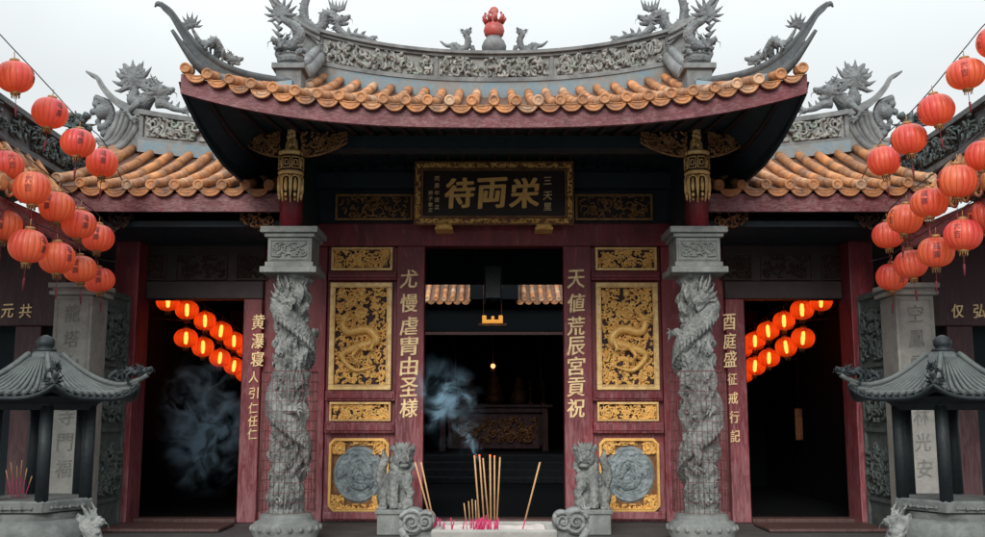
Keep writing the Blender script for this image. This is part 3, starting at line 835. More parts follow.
# ------------------------------------------------------------------ main roof
EY = -3.4
XE = AX(183, 85, EY)
def eb(x): return AZ(126.5, EY)+(AZ(93, EY)-AZ(126.5, EY))*min(1.1, abs(x)/XE)**2.7     # fascia bottom
RY = -1.0
XR = AX(320, 60, RY)
def rb(x): return AZ(85, RY)+(AZ(68, RY)-AZ(85, RY))*(abs(x)/XR)**2.2                      # ridge base
def rt(x):
    return AZ(55, RY)+(AZ(33, RY)-AZ(55, RY))*(abs(x)/XR)**2.2
def tmax(x):
    x = abs(x)
    if x <= XR+.04: return 1.0
    return max(.03, .40*(1-(x-XR-.04)/(XE-XR-.04)))
def rs(x, t, lift=0):
    ze = eb(x)+.198; zr = rb(x)-.085
    return Vector((x, EY+(RY-EY)*t, ze+(zr-ze)*(.72*t+.28*t*t)+lift))
def tiled(mb, mp, fn, xs, sp, r, tm, seglen, length, seed=1, drip=True, discs=True, xmax=99):
    """clay roll tiles with end discs, pan tiles with drip lobes; fn(x,t)->point"""
    R = random.Random(seed)
    for x in xs:
        T = tm(x); ns = max(1, int(T*length/seglen))
        for k in range(ns):
            t0, t1 = T*k/ns, T*(k+1)/ns+.014
            mb.tint = R.random()*.98
            a, b = fn(x, t0), fn(x, t1)
            j = R.uniform(-.002, .002)
            a = a+Vector((j, 0, r*.25)); b = b+Vector((j, 0, r*.05))
            mb.tube([a, b], [r*1.0, r*.95], 10, upv=(0, 0, 1), cap=True)
        if discs:
            a = fn(x, 0)+Vector((0, -.012, r*.35)); mb.tint = R.random()*.98
            q = R.uniform(.95, 1.05)
            mb.lathe([(r*.2, -.020), (r*.58, -.012), (r*.66, -.022), (r*.98*q, -.022), (r*1.02*q, .0), (r, .03)], a, 16, axis='y')
        if drip and x+sp*.8 < xmax:
            c = fn(x+sp/2, 0); mb.tint = R.random()*.98
            n = 14; w = sp*.5*R.uniform(.96, 1.0); dz = R.uniform(-.006, .006); tl_ = R.uniform(-.05, .05)
            hi = []; lo = []
            for i in range(n+1):
                u = -1+2*i/n
                zt_ = c.z-r*.15-.38*r*(1-u*u)+tl_*u*w+dz
                zb_ = c.z-r*.22-1.6*r*(1-abs(u)**2.4)**.75+tl_*u*w+dz
                hi.append((c.x+u*w, 0, max(zt_, zb_+.003))); lo.append((c.x+u*w, 0, zb_))
            mb.strip(lo, hi, c.y-.014, c.y+.008)
            mb.tint = R.random()*.6
            mb.tube([(a_[0], c.y-.016, a_[2]+.004) for a_ in lo], .0075, 5)
            mb.tube([(a_[0], c.y-.014, a_[2]) for a_ in hi], .007, 5)
            zm = hi[n//2][2]
            mb.tube([(c.x+w*.55*cos(pi+pi*q_/8), c.y-.014, zm-.004-r*.62*abs(sin(pi*q_/8))) for q_ in range(9)], .0045, 4)
    for x in xs:
        if x+sp*.8 > xmax: continue
        T = min(tm(x), tm(x+sp)); R2 = R.random()
        mp.tint = R2
        def pf(u, v):
            p = fn(x+sp*u, T*v); p.z -= .035*sin(pi*u)+.012
            return p
        mp.grid(pf, 4, 8)
sp = .183
nx = int(XE/sp)
xs = [(-nx+i)*sp for i in range(2*nx+1)]
tl = MB(); pn = MB()
tiled(tl, pn, rs, xs, sp, .047, tmax, .42, 2.6, 2, xmax=XE+.02)
roof = build(tl, 'roof', M['tile'], gate, label='upswept main roof of orange roll tiles')
build(pn, 'pan_tiles', M['tilepan'], roof)
# fascia board
fx = [-XE-.03+(2*XE+.06)*i/60 for i in range(61)]
fb = MB(); fb.strip([(x, 0, eb(x)) for x in fx], [(x, 0, eb(x)+.168) for x in fx], EY+.03, EY+.075)
build(fb, 'fascia_board', M['fascia'], roof)
# soffit and side boards, back slope
zc_side = AZ(165, -2.2)-.02
def zsb(y):
    u = min(1, max(0, (y-EY)/1.25)); return eb(XE)+(zc_side-eb(XE))*(1-(1-u)**1.7)
sf = MB()
def sof(u, v):
    x = (-1+2*u)*(XE-.0); y = EY+.076+(1.2-EY)*v
    e = eb(x)+.11
    z = e+(.42*min(1, v*2.2))*max(0, 1-(abs(x)/XE)**3)
    k = max(0, (abs(x)/XE-.86)/.14)**1.3
    return (x, y, z*(1-k)+(zsb(y)+.05)*k)
sf.grid(sof, 100, 30)
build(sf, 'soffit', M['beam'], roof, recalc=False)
for i in range(29):
    u_ = .5+(i-14)*.0335
    rf_ = MB(); rf_.tube([Vector(sof(u_, v_/12))-Vector((0, 0, .018)) for v_ in range(13)], .022, 6)
    build(rf_, 'rafter', M['beam2'], roof)
for s in (-1, 1):
    sb = MB()
    ys = [EY+.03+(1.2-EY)*i/24 for i in range(25)]
    def zsb(y):
        u = min(1, max(0, (y-EY)/1.25)); return eb(XE)+(zc_side-eb(XE))*(1-(1-u)**1.7)
    lo = [(XE+.02-.05*min(1, (y-EY)), y, zsb(y)) for y in ys]
    vs = []; 
    for (x, y, z) in lo:
        zt_ = max(z+.06, eb(XE)+.085-.2*min(1, (y-EY)/1.2)); vs += [(x-.03, y, z), (x+.0, y, z), (x+.03, y, max(zt_, z+.12)), (x, y, max(zt_, z+.12))]
    fs = []
    for i in range(24):
        for k in range(4): fs.append((i*4+k, i*4+(k+1) % 4, i*4+4+(k+1) % 4, i*4+4+k))
    sb.add(vs, fs, False)
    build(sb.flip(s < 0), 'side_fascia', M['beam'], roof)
    # side slope and gable closing the roof
    gs = MB()
    def sl(u, v):
        y = -2.35+3.4*v; x = (XR+.05)+(XE-XR-.02)*u
        z0 = rs(XR, .42).z+.0; z1 = zc_side+.62
        return (x, y, z0+(z1-z0)*(u**.75))
    gs.grid(sl, 8, 8)
    for i in range(12):
        a = i/12; gs.tube([sl(u/8, a) for u in range(9)], .05, 8)
    build(gs.flip(s < 0), 'side_slope', M['tile'], roof)
bs = MB()
def bk_(u, v):
    x = (-1+2*u)*XR*1.03; y = RY+.05+2.6*v; return (x, y, rb(x)-(rb(x)-3.7)*v)
bs.grid(bk_, 12, 6)
gm = [(-XR*1.02, 0), (XR*1.02, 0)]
for s in (-1, 1):
    x = s*XR*1.02
    bs.add([(x, -2.3, rs(XR, .42).z-.03), (x, RY, rb(XR)-.1), (x, 1.6, 4.0), (x, -2.3, rs(XR, .42).z-.10)], [(0,1,2,3)], False)
build(bs, 'back_slope', M['tilepan'], roof)

# main ridge
def sl3(f, off, x0, x1, n=40): return [(x0+(x1-x0)*i/n, 0, f(x0+(x1-x0)*i/n)+off) for i in range(n+1)]
rd = MB()
rd.strip(sl3(rb, -.20, -XR, XR), sl3(rb, .0, -XR, XR), RY-.10, RY+.10)
build(rd, 'ridge_skirt', M['ridgeblue'], roof)
rd = MB()
rd.strip(sl3(rb, .001, -XR, XR), sl3(rt, -.065, -XR, XR), RY-.06, RY+.06)
ridge = build(rd, 'ridge', M['ridgepale'], roof, label='curved main ridge with ceramic relief band')
rm = MB()
rm.strip(sl3(rb, .0, -XR, XR), sl3(rb, .045, -XR, XR), RY-.115, RY+.115)
rm.strip(sl3(rt, -.064, -XR, XR), sl3(rt, -.035, -XR, XR), RY-.10, RY+.10)
rm.strip(sl3(rt, -.034, -XR, XR), sl3(rt, 0, -XR, XR), RY-.14, RY+.14)
for x in (-XR+.02, -.62, .62, XR-.02):
    rm.strip([(x-.018, 0, rb(x)+.046), (x+.018, 0, rb(x)+.046)], [(x-.018, 0, rt(x)-.066), (x+.018, 0, rt(x)-.066)], RY-.085, RY-.06)
build(rm, 'ridge_moulding', M['ridge'], roof)
rc_ = MB()
for (a, b, sd) in ((-XR+.06, -.66, 3), (-.58, .58, 4), (.66, XR-.06, 5)):
    scrolls(rc_, a, b, .07, .24, 0, .016, int((b-a)*95), sd, .13, .05)
def wr(v):
    h = (rt(v.x)-.07)-(rb(v.x)+.05); return (v.x, RY-.055+v.y, rb(v.x)+.05+(v.z-.07)/.17*h)
rc_.warp(wr)
build_split(rc_, 'ridge_relief', M['ceramic'], roof)
# swallow-tail ends, scroll ends, descending and hip ridges, all per side
for s in (-1, 1):
    f = s < 0
    top = [A(px, py, RY) for px, py in ((322, 33), (310, 27), (297, 19), (284, 8), (273, -5), (262, -22), (254, -42))]
    bot = [A(px, py, RY) for px, py in ((322, 45), (309, 38), (296, 29), (282, 17), (270, 2), (260, -18), (253.5, -41))]
    P1, P2 = crom(top, 24), crom(bot, 24)
    e = MB()
    e.strip([tuple((p.x, 0, p.z)) for p in P2], [tuple((p.x, 0, p.z)) for p in P1], RY-.13, RY+.13)
    mid = [((a.x+b.x)/2, RY-.14, (a.z+b.z)/2) for a, b in zip(P1, P2)]
    e.tube(mid, .02, 6)
    # scroll end: nested bands sweeping from the ridge end down to the figure pedestal
    for j, (o_, rr) in enumerate(((0, .045), (.09, .03), (.16, .04), (.24, .028), (.31, .035))):
        pts = [A(px, py, RY-.02) for px, py in ((318-j*5, 44+j*1), (318-j*5, 58), (312-j*4, 72), (300-j*3, 84-j*2))]
        e.tube(crom(pts, 14), rr, 8)
    e.prism([(A(322, 40, RY).x, A(322, 40, RY).z), (A(322, 85, RY).x, A(322, 85, RY).z), (A(300, 86, RY).x, A(300, 86, RY).z), (A(290, 60, RY).x, A(290, 60, RY).z), (A(296, 28, RY).x, A(296, 28, RY).z)], RY-.05, RY+.05)
    build(e.flip(f), 'ridge_tail', M['ridge'], roof)
    # descending ridge from ridge end to pedestal
    d_ = MB()
    pA = Vector((XR+.02, RY-.05, rb(XR)+.1)); pB = A(291, 76, -2.35)
    PT = crom([pA, (pA+pB)/2+Vector((0, 0, -.05)), pB], 12)
    d_.tube(PT, .085, 8, ell=(1, 1.3))
    d_.tube([p+Vector((0, 0, .09)) for p in PT], .05, 8)
    # pedestal
    py_ = -2.45
    c = A(291, 76, py_)
    zt_, zb_ = AZ(68, py_), AZ(98, py_)
    d_.box(c.x-.115, c.x+.115, py_-.115, py_+.115, zb_, zt_-.05)
    d_.box(c.x-.15, c.x+.15, py_-.15, py_+.15, zt_-.049, zt_)
    build(d_.flip(f), 'descending_ridge', M['ridge'], roof)
    # hip ridge: two nested horns
    hp = MB()
    path = [(292, 84, -2.5), (270, 81, -2.7), (245, 76, -2.9), (222, 67, -3.1), (203, 54, -3.25), (190, 40, -3.35), (180, 26, -3.42), (171, 13, -3.48), (161, 5, -3.52)]
    PT = crom([A(*q) for q in path], 40)
    hi = [(p.x, p.y, p.z) for p in PT]
    th = [.13*(1-.80*max(0, (i/40-.35)/.65)) for i in range(41)]
    vs = []; fs = []
    for p, t in zip(PT, th):
        vs += [(p.x, p.y-.045, p.z-t), (p.x, p.y-.05, p.z), (p.x, p.y+.05, p.z), (p.x, p.y+.045, p.z-t)]
    for i in range(40):
        for k in range(4): fs.append((i*4+k, i*4+(k+1) % 4, i*4+4+(k+1) % 4, i*4+4+k))
    fs += [(0,1,2,3), (160,161,162,163)]
    hp.add(vs, fs, False)
    hp.tube([p+Vector((0, -.02, .01)) for p in PT], [.038*(1-.6*max(0, (i/40-.5)/.5)) for i in range(41)], 7)
    hp.tube([Vector((p.x, p.y-.055, p.z-t*.95)) for p, t in list(zip(PT, th))[:28]], .016, 6)
    tip = PT[-1]; hp.tube(crom([tip, tip+Vector((.03, 0, .01)), tip+Vector((.05, 0, -.02))], 6), [.02, .022, .024, .02, .016, .01, .006], 6)
    P3 = crom([A(*q) for q in ((235, 86, -3.05), (212, 77, -3.2), (196, 64, -3.34), (184, 48, -3.42), (172, 30, -3.48))], 20)
    hp.tube(P3, [.055-.002*i for i in range(21)], 8)
    build(hp.flip(f), 'hip_ridge', M['ridgedark'], roof)
    bl = MB()
    PB = crom([A(*q) for q in ((292, 92, -2.75), (262, 90, -2.95), (232, 84, -3.12), (208, 74, -3.25), (192, 64, -3.3))], 20)
    PC = crom([A(*q) for q in ((292, 80, -2.6), (262, 82, -2.85), (232, 75, -3.05), (208, 63, -3.2), (192, 50, -3.3))], 20)
    bl.add([tuple(p) for p in PB]+[tuple(p) for p in PC]+[tuple(p+Vector((0, .12, 0))) for p in PC]+[tuple(p+Vector((0, .12, 0))) for p in PB],
           [(i+21*a, i+1+21*a, i+1+21*((a+1) % 4), i+21*((a+1) % 4)) for a in range(4) for i in range(20)], False)
    build(bl.flip(f), 'hip_ridge_skirt', M['ridgeblue'], roof)
    # figures: big ridge dragon
    q = MB()
    pts = [A(px, py, RY-.0) for px, py in ((282, -42), (296, -30), (308, -12), (304, 8), (306, 24), (316, 31), (323, 24), (325, 16), (331, 15), (336, 22))]
    dragon(q, pts, .058, n=56, head=1.0, hd=(-.9, -.1, .15), legs=((.45, 1), (.55, -1)), legd=(-.2, 0, -1))
    fl = [A(px, py, RY-.05) for px, py in ((335, 26), (345, 35), (358, 36), (372, 40))]
    q.tube(crom(fl, 8), [.045, .042, .04, .036, .034, .03, .028, .026, .024], 8)
    for a_, b_ in (((350, 35), (349, 27)), ((355, 36), (358, 28)), ((362, 37), (366, 31)), ((370, 39), (378, 37)), ((370, 39), (376, 43))):
        A1, A2 = A(*a_, RY-.05), A(*b_, RY-.05); q.tube([A1, (A1+A2)/2+Vector((.01, 0, .01)), A2], [.026, .02, .005], 6)
    claw(q, A(372, 40, RY-.05), (-1, 0, .1), .024)
    for k in range(6):
        b_ = A(332+k*2.2, 12-abs(k-3)*1.0, RY); q.tube([b_, b_+Vector((.05-.02*k, 0, .13))], [.022, .004], 5)
    remesh(build(q.flip(f), 'ridge_dragon', M['dragon'], roof, label='large grey dragon on the '+('left' if f else 'right')+' shoulder of the main ridge'), .006)
    # dragon-fish with flower basin on the pedestal
    q = MB(); Y0 = py_
    cc = A(291, 50, Y0)
    q.lathe([(.06, AZ(68, Y0)), (.12, AZ(64, Y0)), (.13, AZ(60, Y0)), (.11, AZ(58, Y0)), (.135, AZ(56, Y0))], (cc.x, Y0, 0), 18)
    R = random.Random(5)
    for k in range(26):
        a = R.uniform(0, 6.28); q.blob((cc.x+cos(a)*.12, Y0+sin(a)*.12, AZ(R.uniform(48, 58), Y0)), R.uniform(.018, .035), 6, 5)
    pts = [A(px, py, Y0) for px, py in ((281, 14), (284, 20), (294, 26), (300, 36), (292, 46), (284, 46))]
    dragon(q, pts, .05, n=26, head=1.15, hd=(.5, -.8, -.1), legs=((.5, 1), (.6, -1)), tailfan=True)
    for k in range(4):
        b_ = A(281, 44-k*7, Y0); q.tube([b_, b_+Vector((.09, 0, .08))], [.03, .004], 6)
    remesh(build(q.flip(f), 'pedestal_figure', M['dragon'], roof), .006)
    # small dragon on the hip ridge
    q = MB()
    pts = [A(px, py, y) for px, py, y in ((191, 26, -3.35), (195, 34, -3.33), (201, 43, -3.3), (208, 44, -3.25), (214, 40, -3.2), (219, 46, -3.16), (224, 56, -3.1), (231, 60, -3.05))]
    dragon(q, pts, .032, n=36, head=1.2, hd=(-1, 0, -.1), legs=((.3, 1), (.4, -1), (.7, 1), (.8, -1)), tailfan=True)
    q.tube([A(203, 43, -3.3), A(206, 56, -3.2)], [.03, .03], 6); q.tube([A(218, 46, -3.16), A(216, 60, -3.1)], [.03, .03], 6)
    remesh(build(q.flip(f), 'hip_dragon', M['dragon'], roof), .006)
    # small centre dragon facing the pearl
    q = MB()
    pts = [A(px, py, RY) for px, py in ((440, 42), (446, 45), (453, 45), (460, 38), (466, 36), (468, 44), (466, 50))]
    pts = [A(px, py, RY) for px, py in ((440, 41), (447, 46), (455, 45), (460, 50), (466, 48), (468, 40), (465, 34))]
    dragon(q, pts, .036, n=34, head=.9, hd=(-.7, -.3, .4), legs=((.45, 1), (.55, -1), (.75, 1), (.8, -1)))
    for px in (452, 462, 472): q.tube([A(px, 46, RY), A(px+2, 54.5, RY)], [.028, .03], 6)
    remesh(build(q.flip(f), 'pearl_dragon', M['dragon'], roof), .006)
fp = MB()
z0 = rt(0)
fp.lathe([(.07, 0), (.10, .015), (.13, .06), (.135, .10), (.11, .16), (.08, .185), (.085, .20)], (0, RY, z0-.005), 24)
build(fp, 'finial_base', M['ridge'], roof)
fp = MB()
fp.lathe([(.07, .196), (.10, .22), (.115, .27), (.10, .33), (.075, .36), (.095, .375), (.06, .38)], (0, RY, z0), 24)
for k in range(9):
    a = k/9*2*pi; fp.tube([(cos(a)*.085, RY+sin(a)*.085, z0+.36), (cos(a)*.12, RY+sin(a)*.12, z0+.41), (cos(a)*.10, RY+sin(a)*.10, z0+.455)], [.024, .02, .006], 6)
    fp.blob((cos(a)*.10, RY+sin(a)*.10, z0+.455), .014, 6, 5)
fp.tube([(0, RY, z0+.36), (0, RY, z0+.45), (0, RY, z0+.47)], [.05, .035, .02], 8)
fp.lathe([(.02, 0), (.045, .0), (.05, .01), (.045, .02), (.02, .02)], (0, RY-.01, z0+.50), 14, axis='y')
build(fp, 'pearl_finial', M['red'], roof)

# ------------------------------------------------------------------ signboard
SY = -.30
sg = empty('signboard', (0, SY, AZ(194, SY)), 'black signboard with three large gilt characters and carved gilt frame above the door', 'signboard')
x0 = AX(415, 194, SY); z0, z1 = AZ(225, SY), AZ(163, SY)
b = MB(); b.box(-x0+.03, x0-.03, SY-.01, SY+.03, z0+.03, z1-.03)
M['plaque'] = mat('black_lacquer', (.020,.012,.012), (.030,.015,.014), 3, .35, bump=.05)
build(b, 'board', M['plaque'], sg)
b = MB(); frame_pts(b, x0, -x0, z0, z1, .075, SY-.03, SY+.04); frame_pts(b, x0-.075, -x0+.075, z0+.075, z1-.075, .02, SY-.055, SY-.012)
frame_pts(b, x0+.006, -x0-.006, z0-.006, z1+.006, .018, SY-.05, SY-.031)
build(b, 'frame', M['golddim'], sg)
b = MB()
for (a, c, d, e, n_, sd) in ((-x0+.02, x0-.02, z1-.065, z1-.012, 110, 1), (-x0+.02, x0-.02, z0+.012, z0+.065, 110, 2), (-x0+.012, -x0+.065, z0+.07, z1-.07, 40, 3), (x0-.065, x0-.012, z0+.07, z1-.07, 40, 4)):
    scrolls(b, a, c, d, e, SY-.03, .008, n_, sd, .1, .015)
build_split(b, 'frame_carving', M['gold'], sg)
b = MB()
for ch, px in (('待', 460), ('両', 492), ('栄', 525)):
    v = at(px-.5, 193.5, SY); put_char(b, ch, v.x, v.z, .335, .345, SY-.0105, .02, .026)
build_split(b, 'large_character', M['char'], sg)
b = MB()
for ch, px, py, w_ in (('三', 547.5, 181, 8), ('天', 547.5, 196, 9), ('里', 547.5, 207, 8),
                       ('丙', 437, 179, 5), ('辰', 437, 186, 5), ('年', 437, 193, 5), ('吉', 437, 200, 5), ('立', 437, 207, 5),
                       ('弟', 430.5, 193, 4.5), ('子', 430.5, 199, 4.5), ('敬', 430.5, 205, 4.5), ('立', 430.5, 210, 4.5)):
    v = at(px, py, SY); k = w_/F*(SY-CAMY); put_char(b, ch, v.x, v.z, k, k*.95, SY-.0105, .008, .01)
build_split(b, 'small_character', M['charworn'], sg)
for px in (444, 544):
    b = MB(); v = at(px, 227, SY)
    for k in range(7):
        a = (k-3)*.35; b.blob((v.x+sin(a)*.075, SY-.03-.03*cos(a), v.z+.0), (.03, .03, .035), 7, 5)
    b.box(v.x-.10, v.x+.10, SY-.05, -.04, v.z-.035, v.z-.012)
    build(b, 'lotus_support', M['gold'], sg)

# ------------------------------------------------------------------ side halls
def side_hall(s):
    f = s < 0; side = 'left' if f else 'right'
    T = empty('side_hall', (s*3.2, 0, 0), side+' side hall with a lantern lit doorway beside the '+side+' dragon column', 'temple hall', 'side halls flanking the gate')
    dx0, dx1 = AX(143, 400, 0), AX(243, 400, 0)
    zh = AZ(300, 0)
    zj = zh
    w = MB(); w.box(dx1, WX-.004, -.12, .06, 0, zj)
    bevel(build(w.flip(f), 'door_post', M['maroon'], T), .01)
    w = MB(); xo = AX(107, 400, -.35); w.box(dx0, xo, -.35, .06, 0, 3.2)
    bevel(build(w.flip(f), 'door_post', M['maroon'], T), .012)
    w = MB(); w.box(dx0-.002, WX-.004, -.10, .10, zh+.002, AZ(282, 0))
    w.box(dx0-.002, WX-.004, -.06, .10, AZ(282, 0)+.001, 4.0)
    bevel(build(w.flip(f), 'lintel', M['beam2'], T), .01)
    w = MB(); 
    for (a, c) in ((145, 165), (178, 226), (238, 266)):
        scrolls(w, AX(c, 265, -.06), AX(a, 265, -.06), AZ(278, -.06), AZ(256, -.06), -.062, .011, 45, a, .14, .02)
        frame_pts(w, AX(a, 265, -.06)+.02, AX(c, 265, -.06)-.02, AZ(280, -.06), AZ(254, -.06), .015, -.085, -.061)
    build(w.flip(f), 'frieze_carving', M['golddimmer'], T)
    w = MB(); w.box(dx1+.002, dx0-.002, -.16, .06, 0, .05); w.box(dx1-.05, dx0+.05, -1.0, -.37, 0.001, .035)
    bevel(build_split(w.flip(f), 'threshold', M['wood'], T), .012, 3)
    w = MB(); w.box(xo+.003, 5.7, -.22, -.1, 0, 3.35); build(w.flip(f), 'side_wall', M['beam2'], T)
    # eave brackets under the roof
    for (a0, a1) in ((241, 274), (110, 134)):
        k = MB(); Y0 = -1.3; x0, x1 = AX(a0, 225, Y0), AX(a1, 225, Y0); zt_, zb_ = AZ(213, Y0), AZ(234, Y0)
        scrolls(k, x1, x0, zb_, zt_, Y0, .011, 50, 21, .12, .04)
        inner = x1 if a0 > 200 else x0
        for v in k.v:
            u = abs(v.x-inner)/(x0-x1); lo = zb_+(zt_-zb_)*.6*u*u; v.z = lo+(v.z-zb_)*(zt_-lo)/(zt_-zb_)
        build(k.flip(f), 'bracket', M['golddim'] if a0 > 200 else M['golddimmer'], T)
    w = MB(); w.box(2.15, 4.6, -1.45, -1.25, AZ(212, -1.4)+.02, AZ(200, -1.4)); 
    w.box(2.15, 4.6, -1.24, 2.0, 3.10, 3.16)
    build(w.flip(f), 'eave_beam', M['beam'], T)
    # roof
    ey = -1.55; ry = .5
    ze = AZ(187, ey); zr = AZ(154, ry)
    def fn(x, t):
        fl = .10*max(0, (x-3.9)/.6)**2
        return Vector((x, ey+(ry-ey)*t, ze+fl+(zr-ze)*(.72*t+.28*t*t)))
    tl = MB(); pn = MB(); sp = .238
    xx = [2.26+sp*i for i in range(10)]
    tiled(tl, pn, fn, xx, sp, .056, lambda x: 1.0, .5, 2.2, 7)
    rf = build(tl.flip(f), 'roof', M['tile'], T); build(pn.flip(f), 'pan_tiles', M['tilepan'], rf)
    fxs = [2.16+2.45*i/20 for i in range(21)]
    fb = MB(); fb.strip([(x, 0, fn(x, 0).z-.245) for x in fxs], [(x, 0, fn(x, 0).z-.06) for x in fxs], ey+.03, ey+.08)
    build(fb.flip(f), 'fascia_board', M['fascia'], rf)
    b = MB(); b.add([(2.1, ry, zr), (5.0, ry, zr), (5.0, 3.2, 3.6), (2.1, 3.2, 3.6)], [(0,1,2,3)], False)
    b.add([(4.62, ey, ze), (4.62, ry, zr), (4.62, 3.2, 3.6), (4.62, 3.2, 3.3), (4.62, ey, 3.3)], [(0,1,2,3,4)], False)
    build(b.flip(f), 'back_slope', M['tilepan'], rf)
    # ridge band
    X1 = AX(142, 125, ry); X0 = 2.2
    def t_(x): u = max(0, (x-2.6)/(X1-2.6)); return AZ(126, ry)+(AZ(112, ry)-AZ(126, ry))*u**1.8
    def b_(x): u = max(0, (x-2.6)/(X1-2.6)); return AZ(152, ry)+(AZ(142, ry)-AZ(152, ry))*u**1.8
    xs_ = [X0+(X1-X0)*i/24 for i in range(25)]
    L_ = lambda g_, o_: [(x, 0, g_(x)+o_) for x in xs_]
    m = MB(); m.strip(L_(b_, -.15), L_(b_, 0), ry-.12, ry+.12); build(m.flip(f), 'ridge_skirt', M['ridgeblue'], rf)
    m = MB(); m.strip(L_(b_, .001), L_(t_, -.06), ry-.06, ry+.06); build(m.flip(f), 'ridge', M['ridgepale'], rf)
    m = MB(); m.strip(L_(b_, 0), L_(b_, .04), ry-.12, ry+.12); m.strip(L_(t_, -.06), L_(t_, 0), ry-.14, ry+.14)
    m.strip([(X1-.05, 0, b_(X1)+.041), (X1, 0, b_(X1)+.041)], [(X1-.05, 0, t_(X1)-.061), (X1, 0, t_(X1)-.061)], ry-.10, ry-.061)
    top = crom([A(*q, ry) for q in ((143, 112), (128, 107), (114, 99), (104, 88), (98, 78), (89, 73))], 20)
    th = [.085*(1-.7*i/20) for i in range(21)]
    m.strip([(p.x, 0, p.z-t) for p, t in zip(top, th)], [(p.x, 0, p.z) for p in top], ry-.10, ry+.10)
    m.tube([p for p in top], [.045*(1-.6*i/20) for i in range(21)], 7)
    for j in range(5):
        pts = [A(px, py, ry-.05) for px, py in ((139-j*5, 118-j*1.5), (134-j*5, 132-j*1), (122-j*4, 146-j*1.5), (104-j*2, 152-j*3))]
        m.tube(crom(pts, 14), (.045, .028, .04, .028, .035)[j], 8)
    m.prism([(A(140, 114, ry).x, A(140, 114, ry).z), (A(140, 152, ry).x, A(140, 152, ry).z), (A(95, 156, ry).x, A(95, 156, ry).z), (A(112, 128, ry).x, A(112, 128, ry).z), (A(122, 110, ry).x, A(122, 110, ry).z)], ry-.06, ry+.04)
    build(m.flip(f), 'ridge_moulding', M['ridge'], rf)
    m = MB(); scrolls(m, X0+.05, X1-.08, 0, .2, 0, .02, 200, 9, .18, .06)
    m.warp(lambda v: (v.x, ry-.06+v.y, b_(v.x)+.05+(v.z)/.2*(t_(v.x)-b_(v.x)-.12)))
    build(m.flip(f), 'ridge_relief', M['ceramic'], rf)
    # dragon lying on the ridge, its fan tail upright
    q = MB()
    pts = [A(px, py, ry) for px, py in ((134, 84), (135, 92), (133, 100), (141, 104), (149, 98), (156, 92))]
    dragon(q, pts, .085, n=40, head=1.0, hd=(-1, -.2, -.15), legs=((.5, 1), (.6, -1), (.85, 1)), tailfan=True)
    for k in range(12):
        a = k/12*2*pi; c_ = A(133, 78, ry); q.tube([c_, c_+Vector((cos(a)*.13, 0, sin(a)*.13)), c_+Vector((cos(a)*.19+.02, 0, sin(a)*.19+.03))], [.06, .04, .006], 6)
    for k in range(10):
        a = k/10*2*pi; c_ = A(152, 90, ry); q.tube([c_, c_+Vector((cos(a)*.14, -.02, sin(a)*.14))], [.04, .006], 5)
    fl = [A(px, py, ry-.03) for px, py in ((156, 104), (166, 105), (174, 109), (184, 111))]
    q.tube(crom(fl, 8), [.06-.004*k for k in range(9)], 8); claw(q, fl[-1], (-1, 0, .2), .035)
    for px, py in ((162, 100), (169, 102), (176, 103)): q.tube([A(px, py+6, ry), A(px+4, py-2, ry)], [.035, .006], 5)
    remesh(build(q.flip(f), 'ridge_dragon', M['dragon'], rf), .011)
    # curling beast outside the scroll end
    q = MB()
    q.blob(A(103, 112, ry-.02), (.10, .08, .10), 12, 8)
    pts = [A(px, py, ry) for px, py in ((95, 98), (100, 100), (108, 104), (112, 116), (106, 126), (98, 128))]
    q.tube(crom(pts, 14), .05, 8)
    for px, py, r_ in ((96, 104, .05), (93, 112, .045), (110, 122, .05), (112, 132, .06), (104, 134, .05), (98, 122, .04)): q.blob(A(px, py, ry), r_, 8, 6)
    remesh(build(q.flip(f), 'ridge_beast', M['dragon'], rf), .011)
    # dim interior: closed walls, floor is the terrace
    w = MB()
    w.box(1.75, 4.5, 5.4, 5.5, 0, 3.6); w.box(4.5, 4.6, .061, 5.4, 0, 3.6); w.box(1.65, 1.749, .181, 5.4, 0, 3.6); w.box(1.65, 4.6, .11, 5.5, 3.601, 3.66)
    build(w.flip(f), 'inner_wall', M['interior_shade'], T)
    w = MB()
    for x in (2.2, 3.0, 3.9): w.box(x-.09, x+.09, 4.9, 5.1, 0, 3.2)
    w.box(2.0, 4.3, 4.85, 4.95, 2.6, 2.85)
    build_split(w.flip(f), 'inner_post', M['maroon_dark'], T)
    return T
SH = {s: side_hall(s) for s in (-1, 1)}
couplet('黄瀑寝人引仁任仁', [258.5, 258, 257.5, 254, 254, 253.5, 253, 252.5], [322, 341, 359, 377, 393, 408, 421, 434], 12.5, 15, -.1205, M['charworn'], 'couplet_lettering', .015, SH[-1])
couplet('酉庭盛征戒行記', [729, 729.5, 730, 732, 733, 734, 735], [322, 341, 359, 379, 398, 417, 436], 12.5, 16, -.1205, M['charworn'], 'couplet_lettering', .015, SH[1])

